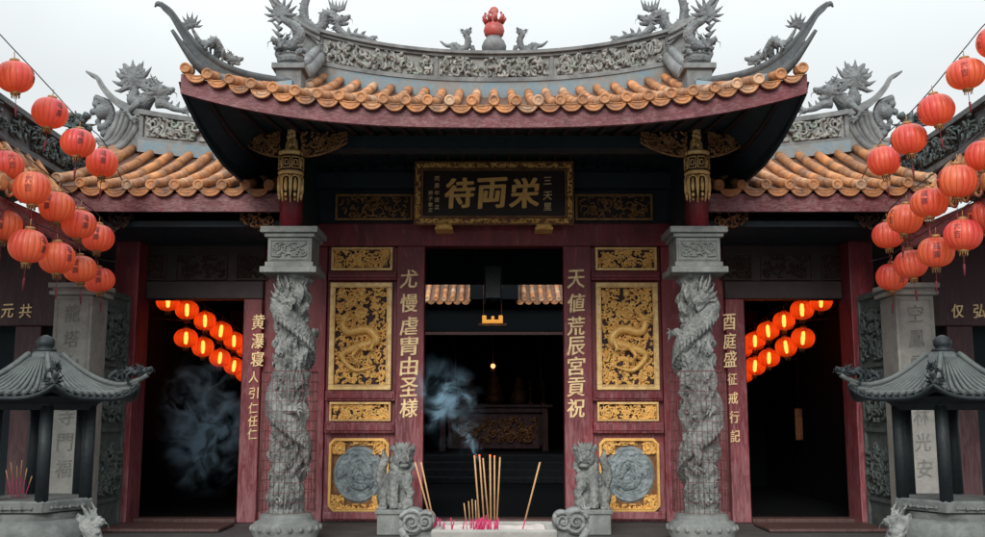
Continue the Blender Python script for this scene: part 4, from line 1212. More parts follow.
# ------------------------------------------------------------------ courtyard wings (left and right)
def wing(s):
    f = s < 0; side = 'left' if f else 'right'
    T = empty('courtyard_wing', (s*4.6, -2, 0), side+' courtyard wing with an inscribed pale stone pillar', 'wing building', 'wing buildings along the courtyard')
    # stone pillar with inscription
    Y0 = -1.6
    xa, xb = AX(48, 400, Y0), AX(87, 400, Y0); zt = AZ(283, Y0)
    p = MB(); p.box(xb, xa, Y0, Y0+.4, 0, zt-.12)
    po = bevel(build(p.flip(f), 'stone_pillar', M['stonelight'], T), .012)
    p = MB(); p.box(xb-.04, xa+.04, Y0-.04, Y0+.44, zt-.119, zt-.08); p.box(xb-.015, xa+.015, Y0-.015, Y0+.415, zt-.079, zt-.05); p.box(xb-.05, xa+.05, Y0-.05, Y0+.45, zt-.049, zt)
    frame_pts(p, xa-.03, xb+.03, .4, zt-.16, .012, Y0-.012, Y0+.001)
    bevel(build(p.flip(f), 'pillar_cap', M['stonelight'], po), .008)
    p = MB(); chars = '龍塔山川寺門福' if f else '空鳳雲水林光安'
    cx = -(xa+xb)/2 if f else (xa+xb)/2
    for i, ch in enumerate(chars):
        put_char(p, ch, cx, zt-.30-i*.25, .15, .17, Y0-.0005, .006, .0)
    build(p, 'inscription', M['carvedark'], po)
    p = MB(); p.box(xa-.06, xa-.16, Y0+.401, -.36, .0, zt-.05); 
    xw = xb+.10
    p = MB(); p.box(xw, xw+.15, Y0+.401, -.352, 0, zt+.02)
    po2 = build(p.flip(f), 'carved_side_wall', M['stonegreen'], T)
    p = MB(); 
    for z0_ in (.35, 1.1, 1.75):
        k = MB(); scrolls(k, Y0+.48, -.42, z0_, z0_+.55, 0, .018, 90, int(z0_*10), .2, .03)
        k.warp(lambda v: (xw+v.y, v.x, v.z)); p.join(k)
    for yy in (Y0+.42, -.40): p.box(xw-.03, xw-.001, yy, yy+.035, 0, zt)
    for zz in (.28, 1.0, 1.68, zt-.05): p.box(xw-.028, xw-.0012, Y0+.4555, -.4005, zz, zz+.04)
    build(p.flip(f), 'side_wall_carving', M['stonegreen'], po2)
    # maroon front beyond the pillar
    Y1 = -1.3
    p = MB()
    z1 = AZ(297, Y1); z2 = AZ(326, Y1)
    p.box(xa+.02, 6.6, Y1, Y1+.12, z2, 3.0)
    p.box(AX(38, 400, Y1)-.0, AX(12, 400, Y1), Y1-.03, Y1+.12, 0, z2-.002)
    p.box(5.5, 5.8, Y1-.03, Y1+.12, 0, z2-.002)
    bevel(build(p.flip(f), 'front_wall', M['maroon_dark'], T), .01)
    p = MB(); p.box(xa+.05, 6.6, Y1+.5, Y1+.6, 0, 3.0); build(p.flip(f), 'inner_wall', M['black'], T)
    p = MB()
    for ch, px in ((('元', 8), ('共', 26)) if f else (('仅', 957), ('弘', 979))):
        v = at(px, 311, Y1); put_char(p, ch, v.x, v.z, .125, .14, Y1-.0005, .01, .012)
    build_split(p, 'lettering', M['charworn'], T)
    # eave of the wing running towards the courtyard
    xe = AX(87, 250, -1.7)+.02
    ze = AZ(250, -1.7); 
    p = MB(); p.box(xe, xe+.06, -7.2, -1.65, ze, ze+.16)
    build(p.flip(f), 'fascia_board', M['fascia'], T)
    p = MB(); p.box(xe+.061, 6.6, -7.2, -1.0, ze+.14, ze+.19)
    for k in range(24): p.box(xe+.061, xe+.75, -7.1+k*.24, -7.03+k*.24, ze+.07, ze+.139)
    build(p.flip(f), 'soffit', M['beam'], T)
    # roof: ridge parallel to Y
    xr = xe+.62; zr = AZ(150, -.5)
    xr = AX(76, 158, -.6); zr = AZ(160, -.5)
    def fn0(x, t):    # x runs along Y here
        return Vector((x, t, ze+.26+(zr-.25-ze-.26)*(.7*t+.3*t*t)))
    def rot(mb): return mb.warp(lambda v: (xe-.02+(xr-xe)*v.y, v.x, v.z))
    tl = MB(); pn = MB(); sp = .22
    tiled(tl, pn, fn0, [-7.0+sp*i for i in range(25)], sp, .05, lambda x: 1, .3, 1, 17, discs=False, drip=False)
    rot(tl); rot(pn)
    R = random.Random(6)
    for i in range(25):
        y = -7.0+sp*i; tl.tint = R.random()*.98
        k = MB(); k.tint = R.random()*.98; k.lathe([(.02, -.03), (.05, -.025), (.075, -.02), (.07, .03)], (0, 0, 0), 12, axis='y')
        k.warp(lambda v: (xe-.03+v.y, y+v.x, ze+.27+v.z)); tl.join(k)
        tl.tube([(xe-.04, y+.03, ze+.24), (xe-.04, y+.07, ze+.19), (xe-.04, y+.11, ze+.175), (xe-.04, y+.15, ze+.19), (xe-.04, y+.19, ze+.24)], .014, 5)
    rf = build(tl.flip(f), 'roof', M['tile'], T); build(pn.flip(f), 'pan_tiles', M['tilepan'], rf)
    # ridge band with dark relief, rising towards the courtyard
    def rz(y): return zr+.02*max(0, -y-1.0)**1.4
    ys = [-.35-6.6*i/30 for i in range(31)]
    def ybox(m, x0, x1, lo, hi):
        vs = []; fs = []
        for y in ys: vs += [(x0, y, rz(y)+lo), (x1, y, rz(y)+lo), (x1, y, rz(y)+hi), (x0, y, rz(y)+hi)]
        for i in range(30):
            for k in range(4): fs.append((i*4+k, i*4+(k+1) % 4, i*4+4+(k+1) % 4, i*4+4+k))
        fs += [(0,1,2,3), (123,122,121,120)]
        m.add(vs, fs, False)
    m = MB(); ybox(m, xr-.07, xr+.07, -.28, .0); build(m.flip(f), 'ridge', M['ridgedark'], rf)
    m = MB(); ybox(m, xr-.13, xr+.13, .001, .05); ybox(m, xr-.11, xr+.11, -.34, -.281); ybox(m, xr-.10, xr+.10, .051, .075)
    build(m.flip(f), 'ridge_moulding', M['ridgedark'], rf)
    m = MB(); scrolls(m, -6.9, -.4, 0, .24, 0, .018, 420, 33, .18, .05)
    m.warp(lambda v: (xr-.07+v.y, v.x, rz(v.x)-.26+v.z)); build(m.flip(f), 'ridge_relief', M['dragondark'], rf)
    m = MB(); m.add([(xr, -7, zr), (xr, -.35, zr-.2), (6.8, -.35, 3.1), (6.8, -7, 3.1)], [(0,1,2,3)], False)
    build(m.flip(f), 'back_slope', M['tileold'], rf)
    # dark flower-and-lion ornament on the ridge end
    q = MB(); y0 = -.55; c_ = Vector((xr+.02, y0, rz(y0)+.075))
    R = random.Random(8)
    q.tube([c_, c_+Vector((0, 0, .32))], [.10, .06], 8)
    for k in range(46):
        u = R.random(); a = R.uniform(0, 6.28); rr = .13*(1-.4*abs(u-.6))
        q.blob(c_+Vector((cos(a)*rr, sin(a)*rr*.6, .03+u*.40)), R.uniform(.025, .05), 6, 5)
    for k in range(9):
        a = R.uniform(0, pi); q.tube([c_+Vector((0, 0, .3)), c_+Vector((cos(a)*.2, 0, .3+sin(a)*.18))], [.04, .008], 5)
    build(q.flip(f), 'ridge_ornament', M['dragondark'], rf)
    return T
for s in (-1, 1): wing(s)

# ------------------------------------------------------------------ inner hall beyond the open light well
ih = empty('inner_hall', (0, 6.5, 0), 'dark inner shrine hall seen through the central doorway', 'temple hall')
IY = 6.0
ze = AZ(300, IY); 
def fi(x, t): return Vector((x, IY+2.0*t, ze+1.0*t))
for s in (-1, 1):
    tl = MB(); pn = MB()
    xi0 = AX(470, 290, IY) if s < 0 else AX(470+ -0, 290, IY)-.04
    xs_ = [xi0+.15*i for i in range(12)]
    tiled(tl, pn, fi, xs_, .15, .045, lambda x: 1, .25, 2.2, 12)
    r_ = build(tl.flip(s < 0), 'roof', M['tile'], ih); build(pn.flip(s < 0), 'pan_tiles', M['tilepan'], r_)
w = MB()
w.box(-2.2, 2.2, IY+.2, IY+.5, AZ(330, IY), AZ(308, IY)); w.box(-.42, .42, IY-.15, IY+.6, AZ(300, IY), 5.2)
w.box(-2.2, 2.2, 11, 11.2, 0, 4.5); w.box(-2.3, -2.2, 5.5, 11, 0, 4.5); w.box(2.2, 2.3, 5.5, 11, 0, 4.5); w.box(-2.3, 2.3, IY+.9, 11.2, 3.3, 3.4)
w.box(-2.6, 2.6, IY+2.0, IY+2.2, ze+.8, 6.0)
build(w, 'hall_timbers', M['interior_shade'], ih)
w = MB(); w.box(-1.8, 1.8, IY+.18, IY+.199, AZ(334, IY), AZ(331, IY)); build(w, 'red_beam', M['maroon_dark'], ih)
# ceilings of the gate hall interior
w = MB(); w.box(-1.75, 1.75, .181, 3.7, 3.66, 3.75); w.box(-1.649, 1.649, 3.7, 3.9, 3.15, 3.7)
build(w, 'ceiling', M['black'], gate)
# altar
al = empty('altar', (0, 8.6, 0), 'dark carved altar table deep inside the central hall', 'altar')
w = MB(); AYY = 8.3
w.box(-1.15, 1.15, AYY, AYY+.7, 1.30, 1.36); w.box(-1.05, 1.05, AYY+.05, AYY+.6, 1.20, 1.298)
for x in (-1.0, 1.0): w.box(x-.06, x+.06, AYY+.05, AYY+.2, .46, 1.198)
w.box(-.9, .9, AYY+.12, AYY+.2, .50, 1.198)
bevel(build(w, 'table', M['maroon_dark'], al), .01)
w = MB(); scrolls(w, -.85, .85, .62, 1.12, AYY+.118, .02, 150, 77, .2, .03); build(w, 'table_carving', M['golddim'], al)
w = MB()
for x in (-.95, -.7, .72, .98):
    w.lathe([(.05, 0), (.06, .02), (.02, .05), (.018, .28), (.04, .3), (.04, .32), (.02, .33), (.02, .5)], (x, AYY+.25, 1.361), 12)
w.lathe([(.07, 0), (.13, .08), (.14, .18), (.11, .2)], (0, AYY+.3, 1.361), 16)
build_split(w, 'altar_vessel', M['golddim'], al)
w = MB()
for k in range(4): w.box(-1.9, 1.9, 5.9+.26*k, 6.16+.26*k-.002, 0.007, .115*(k+1))
w.box(-2.19, 2.19, 6.94, 10.99, .007, .459)
bevel(build(w, 'stone_step', M['bronze'], ih), .012)
w = MB(); R = random.Random(9)
for x in (-.5, 0, .5):
    h = .75 if x == 0 else .55
    w.lathe([(.16, 0), (.2, .1), (.15, h*.5), (.11, h*.7), (.09, h*.8), (.10, h*.92), (.05, h)], (x, AYY+.52, 1.361), 14)
build_split(w, 'shrine_statue', M['golddim'], al)
# lamps seen through the door
v = at(493, 285, 2.2)
t = empty('hanging_lamp', (v.x, 2.2, v.z), 'grey glass hanging lamp at the top of the central doorway', 'lamp')
w = MB(); zt_, zb_ = AZ(262, 2.2), AZ(303, 2.2); hw = .11
w.box(v.x-hw, v.x+hw, 2.2-hw, 2.2+hw, zb_+.06, zt_-.08); build(w, 'lamp_glass', M['glassgrey'], t)
w = MB()
for a in (-1, 1):
    for b_ in (-1, 1): w.box(v.x+a*hw-.01, v.x+a*hw+.01, 2.2+b_*hw-.01, 2.2+b_*hw+.01, zb_, zt_-.03)
w.lathe([(.02, 0), (.17, -.05), (.16, -.08)], (v.x, 2.2, zt_), 6); w.lathe([(.14, .06), (.12, .02), (.03, 0)], (v.x, 2.2, zb_), 6); w.tube([(v.x, 2.2, zt_), (v.x, 2.2, 3.66)], .01, 6)
build(w, 'lamp_frame', M['bronze'], t)
v = at(492.5, 319, 5.0)
t = empty('gilt_plaque', (v.x, 5.0, v.z), 'small glowing gilt plaque hanging over the altar aisle', 'plaque')
w = MB(); w.box(v.x-.17, v.x+.17, 5.0, 5.03, v.z-.07, v.z-.01)
w.box(v.x-.17, v.x-.10, 5.0, 5.03, v.z-.009, v.z+.06); w.box(v.x+.10, v.x+.17, 5.0, 5.03, v.z-.009, v.z+.06); w.box(v.x-.02, v.x+.03, 5.0, 5.03, v.z-.009, v.z+.05)
bevel(build(w, 'plaque_face', M['lampgold'], t), .01)
w = MB(); w.box(v.x-.23, v.x+.23, 4.99, 5.06, v.z-.11, v.z-.071)
w.tube([(v.x-.15, 5.04, v.z-.07), (v.x-.15, 5.04, 5.0)], .008, 5); w.tube([(v.x+.15, 5.04, v.z-.07), (v.x+.15, 5.04, 5.0)], .008, 5); build(w, 'plaque_bracket', M['golddim'], t)
v = at(493, 366, 7.5)
w = MB(); w.blob(v, .045, 12, 8); t = empty('altar_lamp', v, 'small round glowing lamp hanging above the altar', 'lamp'); build(w, 'globe', M['lamp'], t)
w = MB(); w.tube([v+Vector((0, 0, .04)), Vector((v.x, 7.5, 3.3))], .006, 5); w.blob(v-Vector((0, 0, .09)), (.05, .05, .04), 8, 6); build(w, 'lamp_cord', M['golddim'], t)
for s, px in ((-1, 455), (1, 541)):
    v = at(px, 430, 7.0); w = MB()
    w.box(v.x-.05, v.x+.05, 7, 7.02, v.z-.28, v.z+.28); w.tube([(v.x, 7.01, v.z+.33), (v.x, 7.01, 3.3)], .006, 5)
    tag(build(w, 'hanging_banner', M['golddimmer']), 'narrow dark gilt banner hanging at the '+('left' if s < 0 else 'right')+' of the altar', 'banner', 'altar banners')
v = at(799, 425, 3.0)
w = MB(); w.box(v.x-.05, v.x+.05, 3, 3.02, v.z-.20, v.z+.22); w.tube([(v.x-.055, 3.01, v.z+.22), (v.x+.055, 3.01, v.z+.22)], .014, 6); w.tube([(v.x-.055, 3.01, v.z-.20), (v.x+.055, 3.01, v.z-.20)], .014, 6); w.tube([(v.x, 3.01, v.z+.22), (v.x, 3.01, 3.6)], .002, 4)
tag(build(w, 'hanging_scroll', M['golddim']), 'narrow gold scroll hanging inside the right side doorway', 'scroll')

# ------------------------------------------------------------------ lanterns
LR = .15
def lantern_proto(lit):
    t = empty('paper_lantern', (0, 0, 0))
    b = MB()
    NG = 18
    def fn(u, v):
        a = u*2*pi; ph = -1.32+2.64*v
        rib = abs(sin(a*NG/2))
        r = LR*(cos(ph)**.80)*(.955+.05*rib**.6); z = LR*.87*sin(ph)
        return (cos(a)*r, sin(a)*r, z)
    b.grid(fn, NG*6, 18)
    build(b, 'paper_shade', M['paperlit' if lit else 'paper'], t, recalc=True)
    c = MB()
    for sg_ in (-1, 1):
        z = sg_*LR*.84
        c.lathe([(.036, z), (.040, z+sg_*.006), (.040, z+sg_*.022), (.032, z+sg_*.027)], (0, 0, 0), 18)
    for k in range(10):
        a = k/10*2*pi; c.tube([(cos(a)*.030, sin(a)*.030, -LR*.84-.02), (cos(a)*.031, sin(a)*.031, -LR*.84-.055)], [.005, .003], 4)
    c.tube([(0, 0, LR*.84+.03), (0, 0, LR*.84+.09)], .004, 5)
    build_split(c, 'gilt_cap', M['goldmid'], t)
    c = MB(); c.tube([(0, 0, -LR*.9), (.002, 0, -LR-.14)], .003, 5); c.tube([(.002, 0, -LR-.10), (.002, 0, -LR-.13), (.003, 0, -LR-.20)], [.009, .010, .005], 7)
    if not lit: build(c, 'tassel', M['tassel'], t)
    c = MB(); c.lathe([(.01, -.085), (.022, -.07), (.028, 0), (.022, .07), (.01, .085)], (0, 0, 0), 10)
    if lit: build(c, 'bulb', M['bulb'], t)
    if not lit:
        c = MB()
        for (chs, az0) in (('大吉', -1.95), ('福壽', 1.6)):
            for i, ch in enumerate(chs):
                vs, fs = glyph(ch, .01); out = []
                for v in vs:
                    ax = az0+v.x*.34; z = (.050-i*.075)+v.y*.062
                    ph = math.asin(max(-.99, min(.99, z/(LR*.87)))); rr = LR*(cos(ph)**.80)*1.012+(v.z)*.002
                    out.append((cos(ax)*rr, sin(ax)*rr, z))
                c.add(out, fs, False)
        build_split(c, 'painted_character', M['inkc'], t)
    return t
M['inkc'] = mat('faded_ink', (.09,.03,.035), (.35,.05,.045), 20, .6, bump=0)
def dup(root, loc, rz, sc=1.0):
    r = root.copy(); link(r); r.location = loc; r.rotation_euler = (0, 0, rz); r.scale = (sc, sc, sc)
    for ch in root.children:
        c = ch.copy(); link(c); c.parent = r
    return r
protos = {False: [lantern_proto(False), True], True: [lantern_proto(True), True]}
ORD = ['first', 'second', 'third', 'fourth', 'fifth', 'sixth', 'seventh']
RL = random.Random(12)
def string(items, lit, side, which, group, ends, where, endname):
    """items (px,py,radius px) from the frame edge inwards; each at the depth its size gives"""
    tops = []
    for i, it in enumerate(items):
        px, py, r = it[:3]
        Y = CAMY+F*LR/r if not lit else it[3]
        if not lit: Y = min(Y, -1.85)
        v = at(px, py, Y)
        sc = (r/F*(Y-CAMY))/LR
        pr = protos[lit]
        rz = RL.uniform(-3.1, 3.1); tx, ty = RL.uniform(-.12, .12), RL.uniform(-.12, .12)
        if pr[1]:
            o = pr[0]; pr[1] = False; o.location = v; o.scale = (sc,)*3
        else: o = dup(pr[0], v, rz, sc)
        o.rotation_euler = (tx, ty, rz); o.scale = (sc*RL.uniform(.97, 1.03), sc*RL.uniform(.97, 1.03), sc*RL.uniform(.93, 1.04))
        tag(o, '%s %s lantern from the %s, %s cable %s' % (ORD[i], 'glowing' if lit else 'red', endname, which, where), 'lantern', group)
        tops.append(v+Vector((0, 0, LR*sc*.84+.088*sc)))
    pts = [at(*ends[0])]+tops+[at(*ends[1])]
    c = MB(); c.tube(crom(pts, len(pts)*5), .005, 5)
    tag(build(c, 'lantern_cable', M['cable'], None, origin=pts[0]), 'thin dark cable carrying the %s string of %s lanterns %s' % (which, 'glowing' if lit else 'red', where), 'cable', 'lantern cables')
GL = 'red paper lanterns strung over the courtyard'
wl, wr_ = 'left of the gate', 'right of the gate'
string([(-22, 42, 19.5), (15, 77, 18.6), (50, 113, 17.6), (78, 143, 17.4), (102, 163, 16.2)], False, 'left', 'top', GL, ((-60, 5, -4.2), (122, 180, -1.6)), wl, 'outer end')
string([(-25, 146, 19.5), (5, 166, 18.2), (32, 188, 18.6), (57, 207, 17.6), (79, 224, 17), (98, 238, 16)], False, 'left', 'middle', GL, ((-60, 125, -4.2), (118, 240, -1.55)), wl, 'outer end')
string([(-25, 205, 19.5), (3, 225, 18.4), (28, 246, 18.8), (57, 258, 17.8), (80, 269, 16.6), (99, 280, 15)], False, 'left', 'bottom', GL, ((-60, 180, -4.2), (118, 262, -1.55)), wl, 'outer end')
string([(996, 42, 19.5), (966, 74, 19), (936, 110, 18.2), (909, 139, 17.6), (884, 161, 16.4)], False, 'right', 'top', GL, ((1040, 0, -4.2), (862, 178, -1.6)), wr_, 'outer end')
string([(1012, 138, 19.5), (984, 156, 18.6), (957, 181, 18.8), (929, 203, 18), (905, 219, 17), (888, 235, 15.8)], False, 'right', 'middle', GL, ((1050, 118, -4.2), (868, 240, -1.55)), wr_, 'outer end')
string([(1012, 196, 19.5), (987, 216, 18.4), (963, 235, 18.8), (936, 252, 18), (911, 264, 16.6), (892, 277, 15.4)], False, 'right', 'bottom', GL, ((1050, 175, -4.2), (868, 262, -1.55)), wr_, 'outer end')
GI = 'glowing lanterns inside the side halls'
up = [(168, 301, 11.5, 1.2), (187, 310, 11.5, 1.5), (205, 321, 11, 1.8), (221, 331, 10.8, 2.1), (234, 341, 10.4, 2.4), (246, 349, 10, 2.7)]
lo = [(186, 338, 11.5, 1.5), (203, 347, 11, 1.8), (220, 358, 10.6, 2.1), (234, 366, 10.2, 2.4), (246, 374, 10, 2.7)]
mir = lambda L_: [(989-a, b, c, d) for a, b, c, d in L_]
string(up, True, 'left', 'upper', GI, ((150, 292, .9), (262, 356, 3.2)), 'inside left doorway', 'outer door post')
string(lo, True, 'left', 'lower', GI, ((150, 318, .9), (262, 380, 3.2)), 'inside left doorway', 'outer door post')
string(mir(up), True, 'right', 'upper', GI, ((838, 292, .9), (726, 356, 3.2)), 'inside right doorway', 'outer door post')
string(mir(lo), True, 'right', 'lower', GI, ((838, 318, .9), (726, 380, 3.2)), 'inside right doorway', 'outer door post')

# ------------------------------------------------------------------ pavilion furnaces
def furnace(s):
    f = s < 0; side = 'left' if f else 'right'
    Y0 = -5.5; cx = AX(42, 400, Y0); sc = (Y0-CAMY)/F
    T = empty('pavilion_censer', (s*cx, Y0, -.45), 'roofed stone and bronze incense burner with a tiled hexagonal roof in the '+side+' foreground', 'incense burner', 'roofed incense burners')
    Z = lambda py: AZ(py, Y0)
    R_ = 95*sc
    def rp(a, t, lift=0):      # roof point: t 0 apex .. 1 eave
        k = (a/(pi/3)) % 1.0; m_ = 1/cos((k-.5)*pi/3)*cos(pi/6)     # hexagon radius factor
        c_ = abs(k-.5)*2
        r = .05+(R_*m_-.05)*t
        z = Z(350)+(Z(396)-Z(350))*(1-(1-t)**1.75)+.075*(c_**4)*t**4
        return Vector((cx+cos(a)*r, Y0+sin(a)*r, z+lift))
    rf = MB(); rf.grid(lambda u, v: rp(u*2*pi, v), 96, 14)
    for k in range(66):
        a = k/66*2*pi
        rf.tube([rp(a, t, .006) for t in (.12, .25, .4, .55, .7, .85, 1.0)], [.006, .008, .010, .012, .0135, .015, .0165], 6)
    roof_ = build(rf.flip(f), 'roof', M['tileburn'], T)
    u_ = MB(); u_.grid(lambda u, v: rp(u*2*pi, .05+.95*v, -.03-.01*(1-v)), 48, 6); build(u_.flip(f), 'soffit', M['bronze'], roof_)
    e = MB()
    for k in range(66):
        a = k/66*2*pi; p = rp(a, 1.0, -.012); e.blob(p, (.013, .013, .016), 6, 5)
    e.tube([rp(k/96*2*pi, 1.0, -.02) for k in range(97)], .013, 6)
    build(e.flip(f), 'eave_rim', M['bronze'], roof_)
    h = MB()
    for k in range(6):
        a = k*pi/3+0.0001
        pts = [rp(a, t, .02) for t in (.1, .3, .5, .7, .85, 1.0)]
        out = Vector((cos(a), sin(a), 0))
        pts.append(pts[-1]+out*.05+Vector((0, 0, .03)))
        h.tube(crom(pts, 16), .017, 7)
    hr = build(h.flip(f), 'hip_ridge', M['tileburn'], roof_)
    for k in range(6):
        o_ = MB()
        a = k*pi/3+.0001; out = Vector((cos(a), sin(a), 0))
        b0 = rp(a, .82, .03); b1 = rp(a, 1.0, .03)
        dragon(o_, [b0+Vector((0, 0, .0)), b0+Vector((0, 0, .05)), b0+out*.04+Vector((0, 0, .075)), b1-out*.03+Vector((0, 0, .03)), b1+out*.02+Vector((0, 0, .035))], .019, n=18, head=1.15, hd=tuple(out+Vector((0, 0, .25))), legs=((.6, 1), (.7, -1)), tailfan=True)
        build(o_.flip(f), 'corner_dragon', M['bronze'], roof_)
    q = MB(); q.lathe([(.06, Z(352)), (.065, Z(350)), (.04, Z(348)), (.05, Z(346)), (.052, Z(341)), (.035, Z(337)), (.01, Z(335))], (cx, Y0, 0), 20)
    build(q.flip(f), 'finial', M['bronze'], roof_)
    q = MB()
    rp_ = .285
    for k in range(6):
        a = k*pi/3+pi/6*0
        q.lathe([(.036, Z(500)), (.036, Z(398))], (cx+cos(a)*rp_, Y0+sin(a)*rp_, 0), 10)
    q.lathe([(.31, Z(410)), (.33, Z(404)), (.40, Z(397)), (.38, Z(394))], (cx, Y0, 0), 6, smooth=False)
    q.lathe([(.27, Z(410)), (.275, Z(400))], (cx, Y0, 0), 6, smooth=False)
    build(q.flip(f), 'post', M['bronze'], T)
    q = MB()
    q.lathe([(.26, Z(510)), (.325, Z(508)), (.33, Z(499)), (.32, Z(497)), (.0, Z(498))], (cx, Y0, 0), 6, smooth=False, rot=0)
    q.lathe([(.30, Z(516)), (.27, Z(512)), (.28, Z(510))], (cx, Y0, 0), 24)
    q.lathe([(.22, -.1), (.20, -.02), (.22, .10), (.30, .30), (.35, Z(530)), (.34, Z(520)), (.30, Z(516))], (cx, Y0, 0), 32)
    q.lathe([(.40, -.45), (.40, -.30), (.34, -.28), (.32, -.16), (.24, -.12), (.22, -.08)], (cx, Y0, 0), 32)
    build(q.flip(f), 'stone_bowl', M['stonedark'], T)
    q = MB(); frs = 36
    for k in range(frs):
        a = k/frs*2*pi; 
        r = .298
        q.blob((cx+cos(a)*r*1.02, Y0+sin(a)*r*1.02, Z(504)), (.012, .012, .012), 5, 4)
    q.lathe([(.300, Z(505)), (.306, Z(504.5)), (.300, Z(503.5))], (cx, Y0, 0), 36)
    build(q.flip(f), 'bowl_moulding', M['stonedark'], T)
    # beast-head handles
    for a in (0, pi):
        q = MB(); out = Vector((cos(a), sin(a)*1, 0)); 
        base = Vector((cx, Y0, Z(524)))+Vector((-1 if a == 0 else 1, -.25, 0)).normalized()*.34
        o2 = Vector((-1 if a == 0 else 1, -.25, 0)).normalized()
        q.tube([base-o2*.1, base+o2*.03, base+o2*.06+Vector((0, 0, -.08))], [.06, .06, .05], 8)
        dhead(q, base+o2*.04+Vector((0, 0, .015)), tuple(o2+Vector((0, -.4, -.1))), .045)
        R = random.Random(2)
        for k in range(16): q.blob(base+Vector((R.uniform(-.06, .06), R.uniform(-.05, .03), R.uniform(-.03, .07))), .018, 6, 5)
        remesh(build(q.flip(f), 'beast_handle', M['stonecarve'], T), .006)
    # sticks inside
    tops = []
    return T
for s in (-1, 1): furnace(s)
# incense sticks standing in the left furnace
RS = random.Random(31)
def stick(p0, p1, r, lit=False, red=.22, label='', group=''):
    p0, p1 = Vector(p0), Vector(p1)
    t = empty('incense_stick', p0, label, 'incense stick', group)
    m = MB(); a = p0+(p1-p0)*red; m.tube([a, p1], r, 6); build(m, 'shaft', M['stick'], t)
    m = MB(); m.tube([p0-(p1-p0)*.06, a], r*.8, 6); build(m, 'dyed_foot', M['stickred'], t)
    if lit:
        m = MB(); m.tube([p1, p1+(p1-p0).normalized()*.006], r*.9, 6); build(m, 'ember', M['ember'], t)
    return t
for i, (xt, xb, yt) in enumerate(((6, 12, 470), (11, 14, 462), (17, 17, 466), (22, 19, 460), (27, 21, 468), (32, 24, 476))):
    stick(at(xb, 499, -5.5), at(xt, yt, -5.52), .0028, red=.6, label='red incense stick in the left roofed burner, %s from the left' % ORD[i], group='red sticks in the left roofed burner')

# ------------------------------------------------------------------ central censer with scroll handles
BY = -7.0
T = empty('stone_censer', (0, BY, -.45), 'pale stone incense trough with curled scroll ends in the centre foreground', 'incense burner')
hw = .26; zt = AZ(531, BY-.2)
q = MB()
q.box(-hw, hw, BY-.18, BY-.14, .30, zt); q.box(-hw, hw, BY+.14, BY+.18, .30, zt); q.box(-hw, -hw+.04, BY-.1395, BY+.1395, .30, zt-.001); q.box(hw-.04, hw, BY-.1395, BY+.1395, .30, zt-.001)
q.box(-hw-.02, hw+.02, BY-.20, BY+.20, .20, .299); q.box(-hw+.06, hw-.06, BY-.14, BY+.14, -.2, .199); q.box(-hw-.02, hw+.02, BY-.2, BY+.2, -.45, -.201)
bevel(build(q, 'trough', M['stonelight'], T), .008)
q = MB(); q.grid(lambda u, v: (-hw+.04+(2*hw-.08)*u, BY-.14+.28*v, zt-.012+.008*noise.noise(Vector((u*9, v*5, 2)))), 40, 20); build(q, 'ash', M['ash'], T)
for s in (-1, 1):
    q = MB(); c = Vector((AX(414, 522, BY), BY-.12, AZ(521, BY)))
    for (cc, r0_, dirn, ph) in ((c+Vector((.0, 0, .008)), .062, 1, .3), (c+Vector((-.065, 0, .012)), .045, -1, 2.4)):
        pts = []; 
        for k in range(40):
            a = ph+dirn*k*.33; r = r0_*(1-k/44)
            pts.append((cc.x+cos(a)*r, cc.y-.012*(k/40), cc.z+sin(a)*r))
        q.tube(pts, [.011*(1-.4*k/40) for k in range(40)], 7)
        q.lathe([(r0_*1.0, 0), (r0_, .18)], (cc.x, cc.y+.0, cc.z), 20, axis='y')
        q.blob(cc, (.012, .02, .012), 8, 6)
    q.box(c.x-.11, c.x+.02, c.y+.02, c.y+.2, c.z-.14, c.z-.02)
    q.tube([(c.x+.055, c.y, c.z-.02), (c.x+.02, c.y, c.z-.08), (c.x-.04, c.y, c.z-.11)], .02, 8)
    q.warp(lambda v: c+(v-c)*.84)
    build(q.flip(s < 0), 'scroll_end', M['stonecarve'], T)
G = 'incense sticks in the central stone trough'
ST = [((415, 462), (433, 528), .0055, 'leaning left, outermost of the leaning pair'), ((421, 462), (435, 528), .0055, 'leaning left, inner of the leaning pair'),
      ((474.5, 457), (480, 528), .0055, 'tall, first from the left in the central cluster'), ((479.5, 456), (484.5, 528), .0055, 'tall, second from the left in the central cluster'),
      ((483, 458), (489, 528), .005, 'tall, third from the left in the central cluster'), ((490, 456), (491, 528), .006, 'tall, fourth from the left in the central cluster'),
      ((494.5, 457), (494.5, 528), .0055, 'tall, fifth from the left in the central cluster'), ((500, 457), (496.5, 528), .0055, 'tall, rightmost of the central cluster'),
      ((464, 503), (467, 529), .0035, 'short burnt, leftmost of the short ones'), ((468.5, 501), (470.5, 529), .0035, 'short burnt, second of the short ones'), ((472, 499), (473.5, 529), .0035, 'short burnt, third of the short ones'),
      ((475.5, 500), (476.5, 529), .0035, 'short burnt, fourth of the short ones'), ((478, 497), (478.5, 529), .0035, 'short burnt, rightmost of the short ones'),
      ((540, 462), (523, 528), .0058, 'leaning right, alone at the right of the trough')]
for i, (a, b, r, d) in enumerate(ST):
    y = BY+RS.uniform(-.10, .04)
    stick(at(*b, y), at(*a, y+.01), r*.68, lit=i in (2, 3, 5, 6), red=.12 if i < 8 or i == 13 else .35, label='tan incense stick %s' % d, group=G)
R = random.Random(44)
proto_stub = None
